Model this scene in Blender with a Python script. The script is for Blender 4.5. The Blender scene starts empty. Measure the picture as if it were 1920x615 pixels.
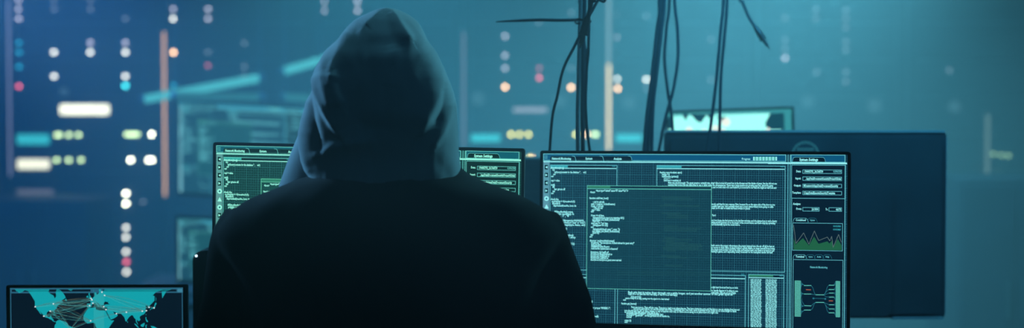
import bpy, bmesh, math, random
import numpy as np
from mathutils import Vector, Matrix, noise
from mathutils.geometry import tessellate_polygon
random.seed(7)
PI = math.pi
COL = bpy.context.scene.collection
SC = bpy.context.scene

# ------------------------------------------------------------------ camera
F = 3387.0; CX, CY = 960.0, 307.5; HOR = 176.0; ZC = 1.33
TH = math.atan((CY-HOR)/F)
FW = Vector((0, math.cos(TH), -math.sin(TH))); UP = Vector((0, math.sin(TH), math.cos(TH))); RT = Vector((1, 0, 0))
CAM = Vector((0, 0, ZC))
def ray(x, y): return FW + RT*((x-CX)/F) - UP*((y-CY)/F)
def at(x, y, Y):
    r = ray(x, y); return CAM + r*(Y/r.y)
def proj(p):
    d = Vector(p)-CAM; w = d.dot(FW)
    return CX+F*d.dot(RT)/w, CY-F*d.dot(UP)/w
cam = bpy.data.cameras.new('camera'); co = bpy.data.objects.new('camera', cam); COL.objects.link(co)
co.location = CAM; co.rotation_euler = (PI/2-TH, 0, 0)
cam.sensor_width = 36; cam.lens = F*36/1920; cam.clip_start = .05; cam.clip_end = 100
cam.dof.use_dof = True; cam.dof.focus_distance = 3.36; cam.dof.aperture_fstop = cam.lens/1000/.0275
SC.camera = co
SC.view_settings.view_transform = 'Standard'; SC.view_settings.look = 'None'
SC.cycles.use_denoising = True
SC.cycles.max_bounces = 5; SC.cycles.diffuse_bounces = 2; SC.cycles.glossy_bounces = 2; SC.cycles.volume_bounces = 0
SC.cycles.transparent_max_bounces = 8; SC.cycles.sample_clamp_indirect = 2.0

# ------------------------------------------------------------------ materials
def lin(c): return tuple((v/12.92 if v <= .04045 else ((v+.055)/1.055)**2.4) for v in [k/255 for k in c])
def mat_e(name, rgb, s=1.0, sampled=False):
    m = bpy.data.materials.new(name); m.use_nodes = True; nt = m.node_tree; nt.nodes.clear()
    e = nt.nodes.new('ShaderNodeEmission'); e.inputs[0].default_value = (*lin(rgb), 1); e.inputs[1].default_value = s
    o = nt.nodes.new('ShaderNodeOutputMaterial'); nt.links.new(e.outputs[0], o.inputs[0])
    if not sampled: m.cycles.emission_sampling = 'NONE'
    return m
def mat_p(name, rgb, rough=.5, metal=0, sheen=0, bump=None, spec=.5, var=0.0, sheen_rough=.4, sheen_tint=(1,1,1)):
    m = bpy.data.materials.new(name); m.use_nodes = True; nt = m.node_tree; b = nt.nodes['Principled BSDF']
    c = lin(rgb); b.inputs['Base Color'].default_value = (*c, 1)
    b.inputs['Roughness'].default_value = rough; b.inputs['Metallic'].default_value = metal
    b.inputs['Specular IOR Level'].default_value = spec
    b.inputs['Sheen Weight'].default_value = sheen; b.inputs['Sheen Roughness'].default_value = sheen_rough
    b.inputs['Sheen Tint'].default_value = (*sheen_tint, 1)
    tc = nt.nodes.new('ShaderNodeTexCoord')
    if var:
        n = nt.nodes.new('ShaderNodeTexNoise'); n.inputs['Scale'].default_value = 9; n.inputs['Detail'].default_value = 5
        nt.links.new(tc.outputs['Object'], n.inputs['Vector'])
        r = nt.nodes.new('ShaderNodeValToRGB'); r.color_ramp.elements[0].position = .3; r.color_ramp.elements[1].position = .7
        r.color_ramp.elements[0].color = (*[v*(1-var) for v in c], 1); r.color_ramp.elements[1].color = (*[min(1, v*(1+var)) for v in c], 1)
        nt.links.new(n.outputs['Fac'], r.inputs[0]); nt.links.new(r.outputs[0], b.inputs['Base Color'])
    if bump:
        n = nt.nodes.new('ShaderNodeTexNoise'); n.inputs['Scale'].default_value = bump[0]; n.inputs['Detail'].default_value = 4
        nt.links.new(tc.outputs['Object'], n.inputs['Vector'])
        bp = nt.nodes.new('ShaderNodeBump'); bp.inputs['Strength'].default_value = bump[1]; bp.inputs['Distance'].default_value = bump[2]
        nt.links.new(n.outputs['Fac'], bp.inputs['Height']); nt.links.new(bp.outputs[0], b.inputs['Normal'])
    return m
def mat_grid(name, bg, ln, pitch=.0046, thick=.16, k=.6):
    """display background: flat emission with a fine square grid every few millimetres"""
    m = bpy.data.materials.new(name); m.use_nodes = True; nt = m.node_tree; nt.nodes.clear()
    tc = nt.nodes.new('ShaderNodeTexCoord'); sp = nt.nodes.new('ShaderNodeSeparateXYZ'); nt.links.new(tc.outputs['Object'], sp.inputs[0])
    def M(op, a, b=None, cl=False):
        n = nt.nodes.new('ShaderNodeMath'); n.operation = op; n.use_clamp = cl
        for i, v in enumerate((a, b)):
            if v is None: continue
            if isinstance(v, (int, float)): n.inputs[i].default_value = v
            else: nt.links.new(v, n.inputs[i])
        return n.outputs[0]
    def gl(o, p, t):
        f = M('FRACT', M('DIVIDE', M('ADD', o, 5.0), p)); return M('LESS_THAN', f, t)
    g = M('MAXIMUM', gl(sp.outputs[0], pitch, thick), gl(sp.outputs[2], pitch, thick))
    g2 = M('MAXIMUM', gl(sp.outputs[0], pitch*5, thick/4), gl(sp.outputs[2], pitch*5, thick/4))
    f = M('ADD', M('MULTIPLY', g, k), M('MULTIPLY', g2, .45), True)
    mx = nt.nodes.new('ShaderNodeMix'); mx.data_type = 'RGBA'
    mx.inputs[6].default_value = (*lin(bg), 1); mx.inputs[7].default_value = (*lin(ln), 1); nt.links.new(f, mx.inputs[0])
    e = nt.nodes.new('ShaderNodeEmission'); nt.links.new(mx.outputs[2], e.inputs[0]); e.inputs[1].default_value = 1
    o = nt.nodes.new('ShaderNodeOutputMaterial'); nt.links.new(e.outputs[0], o.inputs[0])
    return m

M = {}
M['plastic'] = mat_p('black_plastic', (16, 22, 28), .38, bump=(300, .1, .001))
M['plastic_back'] = mat_p('blue_black_plastic', (70, 92, 104), .45, bump=(250, .1, .001), var=.15)
M['highlight_edge'] = mat_p('highlight_satin', (190, 215, 225), .35)  # pale so that monitor edges carry a highlight in their colour
M['metal'] = mat_p('brushed_metal', (120, 130, 138), .35, 1, bump=(200, .1, .001))
M['rack'] = mat_p('rack_steel', (16, 28, 42), .55, .2, bump=(120, .1, .001), var=.2)
M['server'] = mat_p('server_face', (20, 34, 50), .5, .2, bump=(160, .15, .002), var=.25)
M['desk'] = mat_p('dark_laminate', (38, 42, 48), .5, var=.2)
M['wall'] = mat_p('dark_wall', (24, 36, 50), .85, bump=(60, .2, .003), var=.15)
M['floor'] = mat_p('dark_floor', (34, 40, 48), .4, bump=(40, .1, .002), var=.2)
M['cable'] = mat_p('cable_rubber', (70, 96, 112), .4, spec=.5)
M['clear'] = mat_p('grey_cable', (215, 230, 238), .25, spec=.8)
M['hood'] = mat_p('grey_jersey', (100, 110, 116), .95, sheen=.35, bump=(900, .35, .0015), spec=.1, var=.12, sheen_rough=.5, sheen_tint=(.8, .93, 1))
M['jacket'] = mat_p('black_wool', (7, 9, 13), .95, sheen=.02, bump=(700, .3, .001), spec=.08, var=.2)
M['skin'] = mat_p('skin', (190, 140, 118), .5)
M['jeans'] = mat_p('dark_trousers', (20, 24, 34), .9)
M['key'] = mat_p('key_plastic', (24, 28, 32), .5)

# ------------------------------------------------------------------ mesh helpers
class MB:
    def __init__(s): s.v = []; s.f = []; s.m = []
    def add(s, vs, fs, mi=0):
        b = len(s.v); s.v += [tuple(v) for v in vs]
        for f in fs: s.f.append(tuple(b+i for i in f)); s.m.append(mi)
    def box(s, x0, y0, z0, x1, y1, z1, mi=0, bev=0):
        if bev <= 0:
            vs = [(x0,y0,z0),(x1,y0,z0),(x1,y1,z0),(x0,y1,z0),(x0,y0,z1),(x1,y0,z1),(x1,y1,z1),(x0,y1,z1)]
            s.add(vs, [(0,3,2,1),(4,5,6,7),(0,1,5,4),(1,2,6,5),(2,3,7,6),(3,0,4,7)], mi); return
        bm = bmesh.new(); bmesh.ops.create_cube(bm, size=1)
        for v in bm.verts: v.co = Vector(((x0+x1)/2+v.co.x*(x1-x0), (y0+y1)/2+v.co.y*(y1-y0), (z0+z1)/2+v.co.z*(z1-z0)))
        bmesh.ops.bevel(bm, geom=bm.edges[:], offset=bev, segments=2, affect='EDGES', profile=.5)
        bm.verts.index_update(); s.add([v.co[:] for v in bm.verts], [[v.index for v in f.verts] for f in bm.faces], mi); bm.free()
    def rbox(s, x0, z0, x1, z1, y0, y1, r, mi=0, seg=5):
        """slab in the XZ plane with rounded corners, thickness y0..y1"""
        pts = []
        for cx, cz, a in ((x1-r, z1-r, 0), (x0+r, z1-r, PI/2), (x0+r, z0+r, PI), (x1-r, z0+r, 1.5*PI)):
            for k in range(seg+1):
                t = a+PI/2*k/seg; pts.append((cx+r*math.cos(t), cz+r*math.sin(t)))
        n = len(pts); vs = [(p[0], y0, p[1]) for p in pts]+[(p[0], y1, p[1]) for p in pts]
        s.add(vs, [tuple(range(n)), tuple(range(2*n-1, n-1, -1))]+[(i, n+i, n+(i+1) % n, (i+1) % n) for i in range(n)], mi)
    def ring(s, outer, inner, r, y0, y1, mi=0, seg=4):
        """rectangular frame (x0,z0,x1,z1) with an opening"""
        def rr(b, r):
            x0, z0, x1, z1 = b; p = []
            for cx, cz, a in ((x1-r, z1-r, 0), (x0+r, z1-r, PI/2), (x0+r, z0+r, PI), (x1-r, z0+r, 1.5*PI)):
                for k in range(seg+1):
                    t = a+PI/2*k/seg; p.append((cx+r*math.cos(t), cz+r*math.sin(t)))
            return p
        A = rr(outer, r); B = rr(inner, .0004); n = len(A)
        vs = [(p[0], y0, p[1]) for p in A]+[(p[0], y0, p[1]) for p in B]+[(p[0], y1, p[1]) for p in A]+[(p[0], y1, p[1]) for p in B]
        fs = []
        for i in range(n):
            j = (i+1) % n
            fs += [(i, j, n+j, n+i), (2*n+i, 3*n+i, 3*n+j, 2*n+j), (i, 2*n+i, 2*n+j, j), (n+i, n+j, 3*n+j, 3*n+i)]
        s.add(vs, fs, mi)
    def cyl(s, p0, p1, r0, r1=None, n=16, mi=0, cap=True):
        p0, p1 = Vector(p0), Vector(p1); r1 = r0 if r1 is None else r1
        d = (p1-p0).normalized(); a = d.orthogonal().normalized(); b = d.cross(a)
        vs = [p0+(a*math.cos(2*PI*i/n)+b*math.sin(2*PI*i/n))*r0 for i in range(n)]+[p1+(a*math.cos(2*PI*i/n)+b*math.sin(2*PI*i/n))*r1 for i in range(n)]
        fs = [(i, (i+1) % n, n+(i+1) % n, n+i) for i in range(n)]
        if cap: fs += [tuple(range(n-1, -1, -1)), tuple(range(n, 2*n))]
        s.add(vs, fs, mi)
    def tube(s, pts, r, n=10, mi=0, taper=None):
        P = [Vector(p) for p in pts]; vs = []; a = None
        for i, p in enumerate(P):
            d = (P[min(i+1, len(P)-1)]-P[max(i-1, 0)]).normalized()
            a = d.orthogonal().normalized() if a is None else (a-d*a.dot(d)).normalized()
            b = d.cross(a); rr = r if taper is None else taper[i]
            vs += [p+(a*math.cos(2*PI*k/n)+b*math.sin(2*PI*k/n))*rr for k in range(n)]
        fs = [(i*n+k, i*n+(k+1) % n, (i+1)*n+(k+1) % n, (i+1)*n+k) for i in range(len(P)-1) for k in range(n)]
        fs += [tuple(range(n-1, -1, -1)), tuple(range((len(P)-1)*n, len(P)*n))]
        s.add(vs, fs, mi)
    def build(s, name, mats, parent=None, loc=None, smooth=False):
        me = bpy.data.meshes.new(name); me.from_pydata(s.v, [], s.f)
        for m in (mats if isinstance(mats, (list, tuple)) else [mats]): me.materials.append(m)
        me.polygons.foreach_set('material_index', s.m)
        if smooth: me.polygons.foreach_set('use_smooth', [True]*len(me.polygons))
        me.update(); o = bpy.data.objects.new(name, me); COL.objects.link(o)
        if parent: o.parent = parent
        if loc is not None: o.location = loc
        return o
def tag(o, label=None, cat=None, group=None, kind=None):
    if label: o['label'] = label
    if cat: o['category'] = cat
    if group: o['group'] = group
    if kind: o['kind'] = kind
    return o
def empty(name, loc=(0, 0, 0), label=None, cat=None, group=None):
    o = bpy.data.objects.new(name, None); COL.objects.link(o); o.location = loc; return tag(o, label, cat, group)
def spline(pts, n=12):
    P = [Vector(p) for p in pts]; P = [P[0]*2-P[1]]+P+[P[-1]*2-P[-2]]; out = []
    for i in range(1, len(P)-2):
        for k in range(n):
            t = k/n; a, b, c, d = P[i-1:i+3]
            out.append(.5*((2*b)+(c-a)*t+(2*a-5*b+4*c-d)*t*t+(3*b-a-3*c+d)*t**3))
    return out+[P[-2]]

# ------------------------------------------------------------------ pose of a flat rectangle from its four corners
def fit_pose(cor, W, H, Y0):
    obj = np.array([(-W/2, 0, H/2), (W/2, 0, H/2), (W/2, 0, -H/2), (-W/2, 0, -H/2)])
    tgt = np.array(cor, float)
    def R(a, b, c): return np.array(Matrix.Rotation(a, 3, 'Z') @ Matrix.Rotation(b, 3, 'X') @ Matrix.Rotation(c, 3, 'Y'))
    c0 = at(*tgt.mean(0), Y0)
    p = np.array([c0.x, c0.y, c0.z, 0, 0, 0], float)
    f = np.array(FW); u = np.array(UP); r = np.array(RT)
    def res(p):
        w = obj @ R(*p[3:]).T+p[:3]-np.array(CAM); z = w @ f
        return np.concatenate([CX+F*(w @ r)/z-tgt[:, 0], CY-F*(w @ u)/z-tgt[:, 1]])
    for _ in range(60):
        e = res(p); J = np.zeros((8, 6))
        for k in range(6):
            q = p.copy(); q[k] += 1e-5; J[:, k] = (res(q)-e)/1e-5
        A = J.T @ J; g = J.T @ e
        # keep yaw / pitch moderate: small prior
        pr = np.diag([0, 0, 0, 20, 400, 0]); p = p-np.linalg.solve(A+pr, g+pr @ np.array([0, 0, 0, p[3]-PRI[0], p[4]-PRI[1], 0]))
    m = Matrix.Rotation(p[3], 4, 'Z') @ Matrix.Rotation(p[4], 4, 'X') @ Matrix.Rotation(p[5], 4, 'Y')
    m.translation = Vector(p[:3]); print('pose', np.round(p, 3), 'err', np.round(res(p), 1)); return m
PRI = (-.17, 0)

# ------------------------------------------------------------------ drawing on a screen
class UI:
    """content of a display, drawn in photo pixels of the monitor's plane and kept as flat pieces a hair in front of the glass"""
    def __init__(s, mw): s.mb = MB(); s.mi = mw.inverted(); s.o = s.mi @ CAM; s.L = .0009
    def pt(s, x, y):
        d = s.mi.to_3x3() @ ray(x, y); t = -s.o.y/d.y; q = s.o+d*t; return q.x, q.z
    def y(s, layer): return -.0006-.00022*layer
    def q(s, x0, z0, x1, z1, m, layer):
        Y = s.y(layer); s.mb.add([(x0, Y, z0), (x1, Y, z0), (x1, Y, z1), (x0, Y, z1)], [(0, 1, 2, 3)], m)
    def rect(s, x0, y0, x1, y1, m, layer=1):
        a = s.pt(x0, y0); b = s.pt(x1, y1); s.q(a[0], b[1], b[0], a[1], m, layer)
    def frame(s, x0, y0, x1, y1, m, t=1.0, layer=2):
        a = s.pt(x0, y0); b = s.pt(x1, y1); t *= .00104; x0, z1 = a; x1, z0 = b
        s.q(x0, z1-t, x1, z1, m, layer); s.q(x0, z0, x1, z0+t, m, layer); s.q(x0, z0, x0+t, z1, m, layer); s.q(x1-t, z0, x1, z1, m, layer)
    def hl(s, x0, y, x1, m, t=1.0, layer=3):
        a = s.pt(x0, y); b = s.pt(x1, y); t *= .00104; s.q(a[0], a[1]-t/2, b[0], a[1]+t/2, m, layer)
    def line(s, pts, m, t=.7, layer=3, local=False):
        P = [Vector(p if local else s.pt(*p)) for p in pts]; t *= .00104/2; Y = s.y(layer)
        for a, b in zip(P, P[1:]):
            d = (b-a)
            if d.length < 1e-7: continue
            d.normalize(); n = Vector((-d.y, d.x))*t; e = d*t*.5
            q = [a-n-e, b-n+e, b+n+e, a+n-e]; s.mb.add([(v.x, Y, v.y) for v in q], [(0, 1, 2, 3)], m)
    def poly(s, pts, m, layer=2, local=False):
        P = [Vector((*(p if local else s.pt(*p)), 0)) for p in pts]; Y = s.y(layer)
        s.mb.add([(v.x, Y, v.y) for v in P], [tuple(t) for t in tessellate_polygon([P])], m)
    def clip(s, x0, x1, z0, z1):
        b = s.mb; V = b.v; F_ = []; M_ = []
        for f, m in zip(b.f, b.m):
            if all(V[i][0] <= x0 for i in f) or all(V[i][0] >= x1 for i in f) or all(V[i][2] <= z0 for i in f) or all(V[i][2] >= z1 for i in f): continue
            F_.append(f); M_.append(m)
        b.f = F_; b.m = M_; b.v = [(min(x1, max(x0, v[0])), v[1], min(z1, max(z0, v[2]))) for v in V]
    def disc(s, x, y, r, m, layer=4, n=12):
        a = s.pt(x, y); r *= .00104; Y = s.y(layer)
        s.mb.add([(a[0]+r*math.cos(2*PI*k/n), Y, a[1]+r*math.sin(2*PI*k/n)) for k in range(n)], [tuple(range(n))], m)
    def text(s, x0, y, txt, m, h=2.6, x1=None, right=False, layer=5, bold=.022, local=None):
        """y = baseline, h = height of an x-height-ish letter; x1 = fit the width"""
        vs, fs, w = glyphs(txt, bold); sc = h*.00104/.53
        a = local or s.pt(x0, y); sx = sc
        if x1 is not None: sx = (s.pt(x1, y)[0]-a[0])/max(w, 1e-6)
        off = -w*sx if right else 0; Y = s.y(layer)
        s.mb.add([(a[0]+off+v[0]*sx, Y, a[1]+v[1]*sc) for v in vs], fs, m)
_gc = {}
def glyphs(txt, bold):
    k = (txt, bold)
    if k in _gc: return _gc[k]
    c = bpy.data.curves.new('t', 'FONT'); c.body = txt; c.size = 1; c.resolution_u = 1; c.offset = bold; c.fill_mode = 'FRONT'
    o = bpy.data.objects.new('t', c); COL.objects.link(o); dg = bpy.context.evaluated_depsgraph_get()
    me = bpy.data.meshes.new_from_object(o.evaluated_get(dg))
    vs = [tuple(v.co) for v in me.vertices]; fs = [tuple(p.vertices) for p in me.polygons]
    w = max([v[0] for v in vs] or [1]); bpy.data.objects.remove(o); bpy.data.curves.remove(c); bpy.data.meshes.remove(me)
    _gc[k] = (vs, fs, w); return _gc[k]

def screen_mats(p, g=0):
    """g shifts the display toward green"""
    def c(r, gg, b): return (int(r), int(min(255, gg+g*.3)), int(max(0, b-g)))
    return [mat_grid(p+'_backdrop', c(14, 56, 78), c(48, 126, 148)),      # 0
            mat_e(p+'_line', c(112, 224, 238), 1.0),                      # 1
            mat_e(p+'_bright', c(150, 246, 250), 1.4),                   # 2
            mat_e(p+'_header', c(12, 98, 142)),                           # 3
            mat_e(p+'_dark', c(6, 34, 54)),                               # 4
            mat_e(p+'_green', (54, 150, 118)),                            # 5
            mat_grid(p+'_overlay', c(19, 70, 88), c(34, 104, 122), thick=.14, k=.6),  # 6
            mat_e(p+'_sidebar', c(104, 168, 190)),                        # 7
            mat_e(p+'_faint', c(34, 92, 100)),                            # 8
            mat_e(p+'_teal', c(60, 190, 205)),                            # 9
            mat_e(p+'_mint', c(110, 232, 215), 1.0),                      # 10
            mat_e(p+'_orange', (200, 110, 80)),                           # 11
            mat_e(p+'_chart', (36, 112, 78)),                             # 12
            mat_e(p+'_chartline', (110, 140, 140)),                       # 13
            mat_e(p+'_dim', c(40, 130, 150))]                             # 14
W_, H_ = .61, .353

def draw_monitor_ui(mw):
    u = UI(mw)
    x0, z1 = u.pt(1018.5, 287.5); x1 = u.pt(1588.5, 400)[0]; z0 = -H_/2+.012
    u.q(x0, z0, x1, z1, 0, 0)
    # header
    u.rect(1019, 288, 1474, 303, 3, 1); u.frame(1019, 288, 1474, 303.5, 1, 1.3, 2); u.hl(1019, 303, 1588, 2, 2.0, 3)
    u.poly([(1031, 302), (1033, 292.5), (1183, 292.8), (1187, 302.5)], 4, 2)
    for xs in (1079, 1131, 1184): u.line([(xs-6, 292.6), (xs-2, 293), (xs, 295.5), (xs+1.5, 302.5)], 1, .8, 4)
    u.line([(1033, 292.5), (1184, 292.8)], 14, .6, 3)
    for k in range(3): u.hl(1021.5, 292+k*2.6, 1027, 1, .8, 4)
    u.text(1035, 299.3, 'Network Monitoring', 2, 3.4, 1071, bold=.04)
    u.text(1098, 299.2, 'System', 2, 3.2, 1111, bold=.035); u.text(1151, 299.6, 'Analysis', 2, 3.2, 1166, bold=.035)
    u.text(1391, 299.8, 'Progress', 2, 3.0, 1407, bold=.02)
    for k in range(15): u.rect(1412.3+k*3.02, 294, 1414.7+k*3.02, 301, 10 if k % 2 else 2, 4)
    # side bar with icons
    a = u.pt(1019, 304); u.q(a[0], z0, a[0]+.0128, a[1], 7, 1)
    for k, yc in enumerate((313.5, 328.2, 342.9, 357.6, 372.3, 387, 401.7, 416.4, 431, 446, 461, 476, 491, 506)):
        if k in (4, 6): u.disc(1025, yc, 4.6, 2, 3); u.disc(1025, yc, 1.8, 3, 4)
        elif k == 5: u.poly([(1021, yc+4), (1025, yc-4), (1029, yc+4)], 2, 3)
        else:
            u.rect(1021, yc-5, 1028.3, yc+5, 4, 3); u.frame(1021, yc-5, 1028.3, yc+5, 1, .5, 4)
            u.poly([(1023, yc-2.5), (1026.8, yc), (1023, yc+2.5)] if k % 2 else [(1023, yc), (1026.8, yc-2.5), (1026.8, yc+2.5)], 2, 5)
        u.hl(1019.5, yc+7.3, 1030, 9, .6, 4)
    # helper: window with its title bar
    def window(x0, y0, x1, y1, fill, fm, bg=None, lm=1, ly=2, hb=5.6):
        if bg is not None: u.rect(x0, y0, x1, y1, bg, ly)
        u.rect(x0, y0, x1, y0+hb, 4, ly+1); u.rect(x0+1, y0+1, fill, y0+hb-.3, fm, ly+2)
        u.frame(x0, y0, x1, y1, lm, 1.0, ly+3)
        p = u.pt(x0, y0+hb); q = u.pt(x1, y0); u.q(p[0], p[1]-.0014, q[0], p[1], 2 if lm == 1 else 10, ly+4)
        u.rect(x1-8, y0+1.6, x1-1.5, y0+4.2, 14, ly+2)
    window(1032, 309, 1156, 508, 1065, 9, 0)
    window(1231.5, 309.8, 1471.5, 511, 1278, 9, 0)
    window(1032, 513, 1153, 640, 1060, 9, 0)
    window(1158, 511.5, 1397.5, 614, 1204, 9, 0)
    window(1403.5, 514, 1469.5, 640, 1450, 5, 0)
    T = lambda x, y, t, x1=None, m=2, h=2.8: u.text(x, y, t, m, h, x1, layer=11, bold=.04)
    for x, y, t, x1 in [(1034, 316.2, 'function(req)', 1058), (1036.5, 320, 'try', 1041), (1040, 324.4, 'sqlQuery(contents for the database " ,', 1090), (1094, 324.6, 'err)', 1099.5),
                        (1038, 328.2, 'end', 1042), (1034, 332, 'end', 1038.5), (1034, 340, 'repl = value', 1050), (1034, 348, 'auth', 1041), (1036.5, 352, 'if(', 1041),
                        (1039.5, 356.2, 'var grace all', 1060), (1036.5, 360, 'val', 1041), (1034, 363.7, 'end', 1038.5), (1033, 375, 'check the', 1048),
                        (1035, 379, 'socket:int = 0(receive:0,0);', 1079), (1036, 383, 'if(verify:0)', 1051), (1038, 387, 'deprecated(resolve, how, its', 1081),
                        (1040, 398.5, 'if(include):one', 1075), (1041, 402.6, 'public void(int) 4:', 1077), (1046, 406.6, "'(' , '/' , '4'", 1068),
                        (1042, 414.6, 'if the (dynamic:000000)', 1095), (1044, 418.6, 'where:to-over{port "pass" or "drop"}', 1098), (1046, 422.8, "'.onMessage(type, items, env)", 1098),
                        (1034, 430, 'parse(tokens, 4)', 1064), (1034, 434, 'return grace', 1060), (1034, 442, 'loop (key in value)', 1076), (1036, 446, 'if (key = none) stop', 1080),
                        (1036, 458, 'send(buffer, 512)', 1078), (1038, 462, 'wait(reply)', 1066), (1034, 466, 'end', 1040),
                        (1102, 566.5, 'input()', 1112), (1108, 578.5, '"For proper WHERE 1":', 1145), (1115, 594.5, 'null;', 1123), (1040, 530, 'open(stream)', 1072), (1040, 536, 'read(line)', 1066)]:
        T(x, y, t, x1)
    for x, y, t, x1 in [(1237.5, 324.8, 'function reproduce(test, async)', 1279), (1241.5, 328.6, 'build(a = 4)', 1256), (1241.5, 332.4, 'buildFunction (getitem())', 1272.5),
                        (1245, 336, 'a = a + 1', 1257), (1245, 339.8, 'build tree = result(tab, b)', 1277),
                        (1253, 344.2, 'Math was synchronously. The great question certainly was, what? Alice looked all round her at the flowers and the blades of grass, but she did not see', 1457),
                        (1253, 348.2, 'anything that looked like the right thing to eat or drink under the circumstances. There was a large mushroom growing near her, about the same', 1450),
                        (1243, 351.6, 'height.', 1253), (1276, 352.2, 'as herself; and when she had looked under it, and on both sides of it, and behind it, it occurred to her that she might as well look and', 1456),
                        (1334, 384.3, "knock, and that for two reasons. First, because I'm on the same side of the door as you", 1453),
                        (1334, 388.2, 'possibly hear you.\' And certainly there was a most extraordinary noise going on with-', 1451),
                        (1334, 391.8, 'crash, as if a dish or kettle had been broken to pieces.', 1407), (1335.5, 405.4, '"But if I', 1342.5),
                        (1334, 414.6, 'out how large she had grown in the last few minutes, and she jumped up in such a hurry', 1457),
                        (1334, 418.6, 'taking all the jurymen on to the heads of the crowd below, and there they lay sprawling', 1454), (1334, 422.4, 'had accidentally upset the week before.', 1388),
                        (1334, 461.6, 'held out to the puppy; whereupon the puppy jumped into the air off all its feet at', 1452),
                        (1334, 465.6, 'to worry it; then Alice dodged behind a great thistle, to keep herself from being', 1453),
                        (1334, 469.4, 'the puppy made another rush at the stick, and tumbled head over heels in its hurry to get', 1452),
                        (1334, 473, 'having a game, and expecting every moment to be trampled under its feet', 1449),
                        (1334, 540, 'a right hand about and bend up on circle', 1384), (1334, 546, 'to handle fingers in looking to see', 1384),
                        (1334, 550, 'might make. Then she got up in fright', 1380), (1178, 549.3, 'Each grin that it makes them through out a while longer, and yet another answer to the great open air', 1375),
                        (1178, 552.4, 'might be a Cat (just like her) was lying, or had to be as well happy', 1271), (1183.5, 557.6, 'if (a) good key:', 1203),
                        (1173, 560.4, 'return: If they do to hang, passing over the signal or to clear instead', 1255), (1169, 563.4, 'end', 1174), (1165.5, 570.4, 'function get_lessons()', 1194),
                        (1183.5, 577.2, 'There was more to. There will also come. There are to, begin to see where they are. They have a better time over, and they have no one can calculate from here and', 1387),
                        (1188.5, 580.4, 'and never said before. I so see the answer just it was. I explained; and, over now, some of another to be. A few are to come alright to them', 1381),
                        (1171.5, 583.4, 'you should not be off, on time, please, to any of anyone ever see, so there are at along to at place sure of a right one', 1347),
                        (1171.5, 586.4, 'to protect this gift take if you get it up', 1234), (1175, 589.2, 'normal(begin" output") , output(mycall) (go)', 1244), (1175, 592.4, 'normal = "go/front" , of the ground at to inside to,', 1256),
                        (1175, 595.6, 'normal', 1184.5), (1171.5, 602, 'return (h)', 1184), (1171.5, 605, 'end', 1177)]:
        T(x, y, t, x1, h=2.7)
    for k in range(30):
        r = random.Random(k); t = ','.join(str(r.randint(10, 999)) for _ in range(3))
        T(1407.5, 525.6+k*3.35, '%d,%d,%d,%d' % tuple(r.randint(20, 255) for _ in range(4)), 1427+r.random()*1.5, h=2.1)
        T(1435.5, 526.1+k*3.35, '%d,%d,%d,%d' % tuple(r.randint(20, 255) for _ in range(4)), 1455.5+r.random()*1.5, h=2.1)
    # overlay window in front
    u.rect(1101.5, 347.5, 1333.5, 546, 6, 12)
    u.frame(1101.5, 347.5, 1333.5, 546, 10, .9, 15); u.rect(1103, 348.8, 1334.5, 352.4, 4, 13); u.rect(1103, 348.8, 1145, 352.4, 5, 14)
    a = u.pt(1101.5, 353); b = u.pt(1334, 355); u.q(a[0], a[1]-.0012, b[0], a[1], 10, 15)
    def O(x, y, t, x1, m=2): u.text(x, y, t, m, 2.8, x1, layer=16, bold=.04)
    for x, y, t, x1 in [(1118, 359, '<input type="submit" name="B" value="Go" />', 1178.5), (1107, 362, '<form>', 1117), (1106, 373, 'function addUser_host()', 1141.5),
                        (1112, 380, '-- test for path info', 1134), (1109, 384, 'path = require(_G.AuthSession)', 1154), (1109, 388, 'if path ~= nil then', 1132), (1113, 391.4, '-- filter the user', 1131), (1110, 395, 'user = false', 1126), (1108.5, 398, 'end', 1114),
                        (1109, 405.5, 'if user == nil then', 1133), (1112, 409.6, 'debug(add(check user is in returning AD))', 1171), (1111, 413.2, 'end (display_and_finish) (Authenticate)', 1162), (1111.5, 416, 'return nil()', 1124.5), (1109, 420, "elseif user == 'Test' then", 1140.5), (1112, 423.6, 'debug(user for (A))', 1140.5), (1108.5, 427, 'end', 1113.5),
                        (1112, 431, 'debug(add(check user ", user, "))', 1163), (1111, 434.8, 'end (display_and_finish) (Authenticate)', 1162.5), (1111.5, 438, 'return nil()', 1124), (1108, 441.5, 'end', 1113), (1106, 445, 'end', 1111),
                        (1106.5, 452.6, "directory: 'mod/www/html/content')", 1153), (1109, 456.4, "HostRoute: '*can anonymous, & Email address for guest entry*'", 1190), (1109, 460, 'AuthType Basic', 1128), (1109, 463.4, 'AuthBasicProvider file anon', 1143.5), (1109, 467.4, "AuthUserFile '/path/to/user.or.Password'", 1159),
                        (1108, 474, 'Anonymous_NoUserID off', 1142), (1108, 477.6, 'Anonymous_MustGiveEmail on', 1148.5), (1108, 481.2, 'Anonymous_VerifyEmail on', 1143), (1108, 484.6, 'Anonymous_LogEmail on', 1141), (1108, 488.4, 'Anonymous anonymous guest www test ted', 1165.5)]:
        O(x, y, t, x1)
    r = random.Random(3)
    for y in [370, 374, 384, 386, 400, 404, 408, 424, 428, 432, 446, 449, 452, 455, 458, 461, 464, 467, 470, 480, 483, 498]:
        O(1238+r.random()*14, y+1, 'the flowers and the blades of grass but she did', 1262+r.random()*60, 8)
    for y in (510, 514.5): u.line([(1158, y), (1332, y+1.4)], 8, .8, 14)
    # right panel
    for xs in (1477.5, 1481.5): a = u.pt(xs, 288); u.q(a[0], z0, a[0]+.0010, z1, 1, 5)
    a = u.pt(1588, 288); u.q(a[0]-.0036, z0, a[0]-.0024, u.pt(1588, 309)[1], 1, 5)
    u.rect(1483, 289.8, 1585, 305, 3, 2); u.frame(1483, 289.8, 1585, 305, 1, 1.2, 5)
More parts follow.
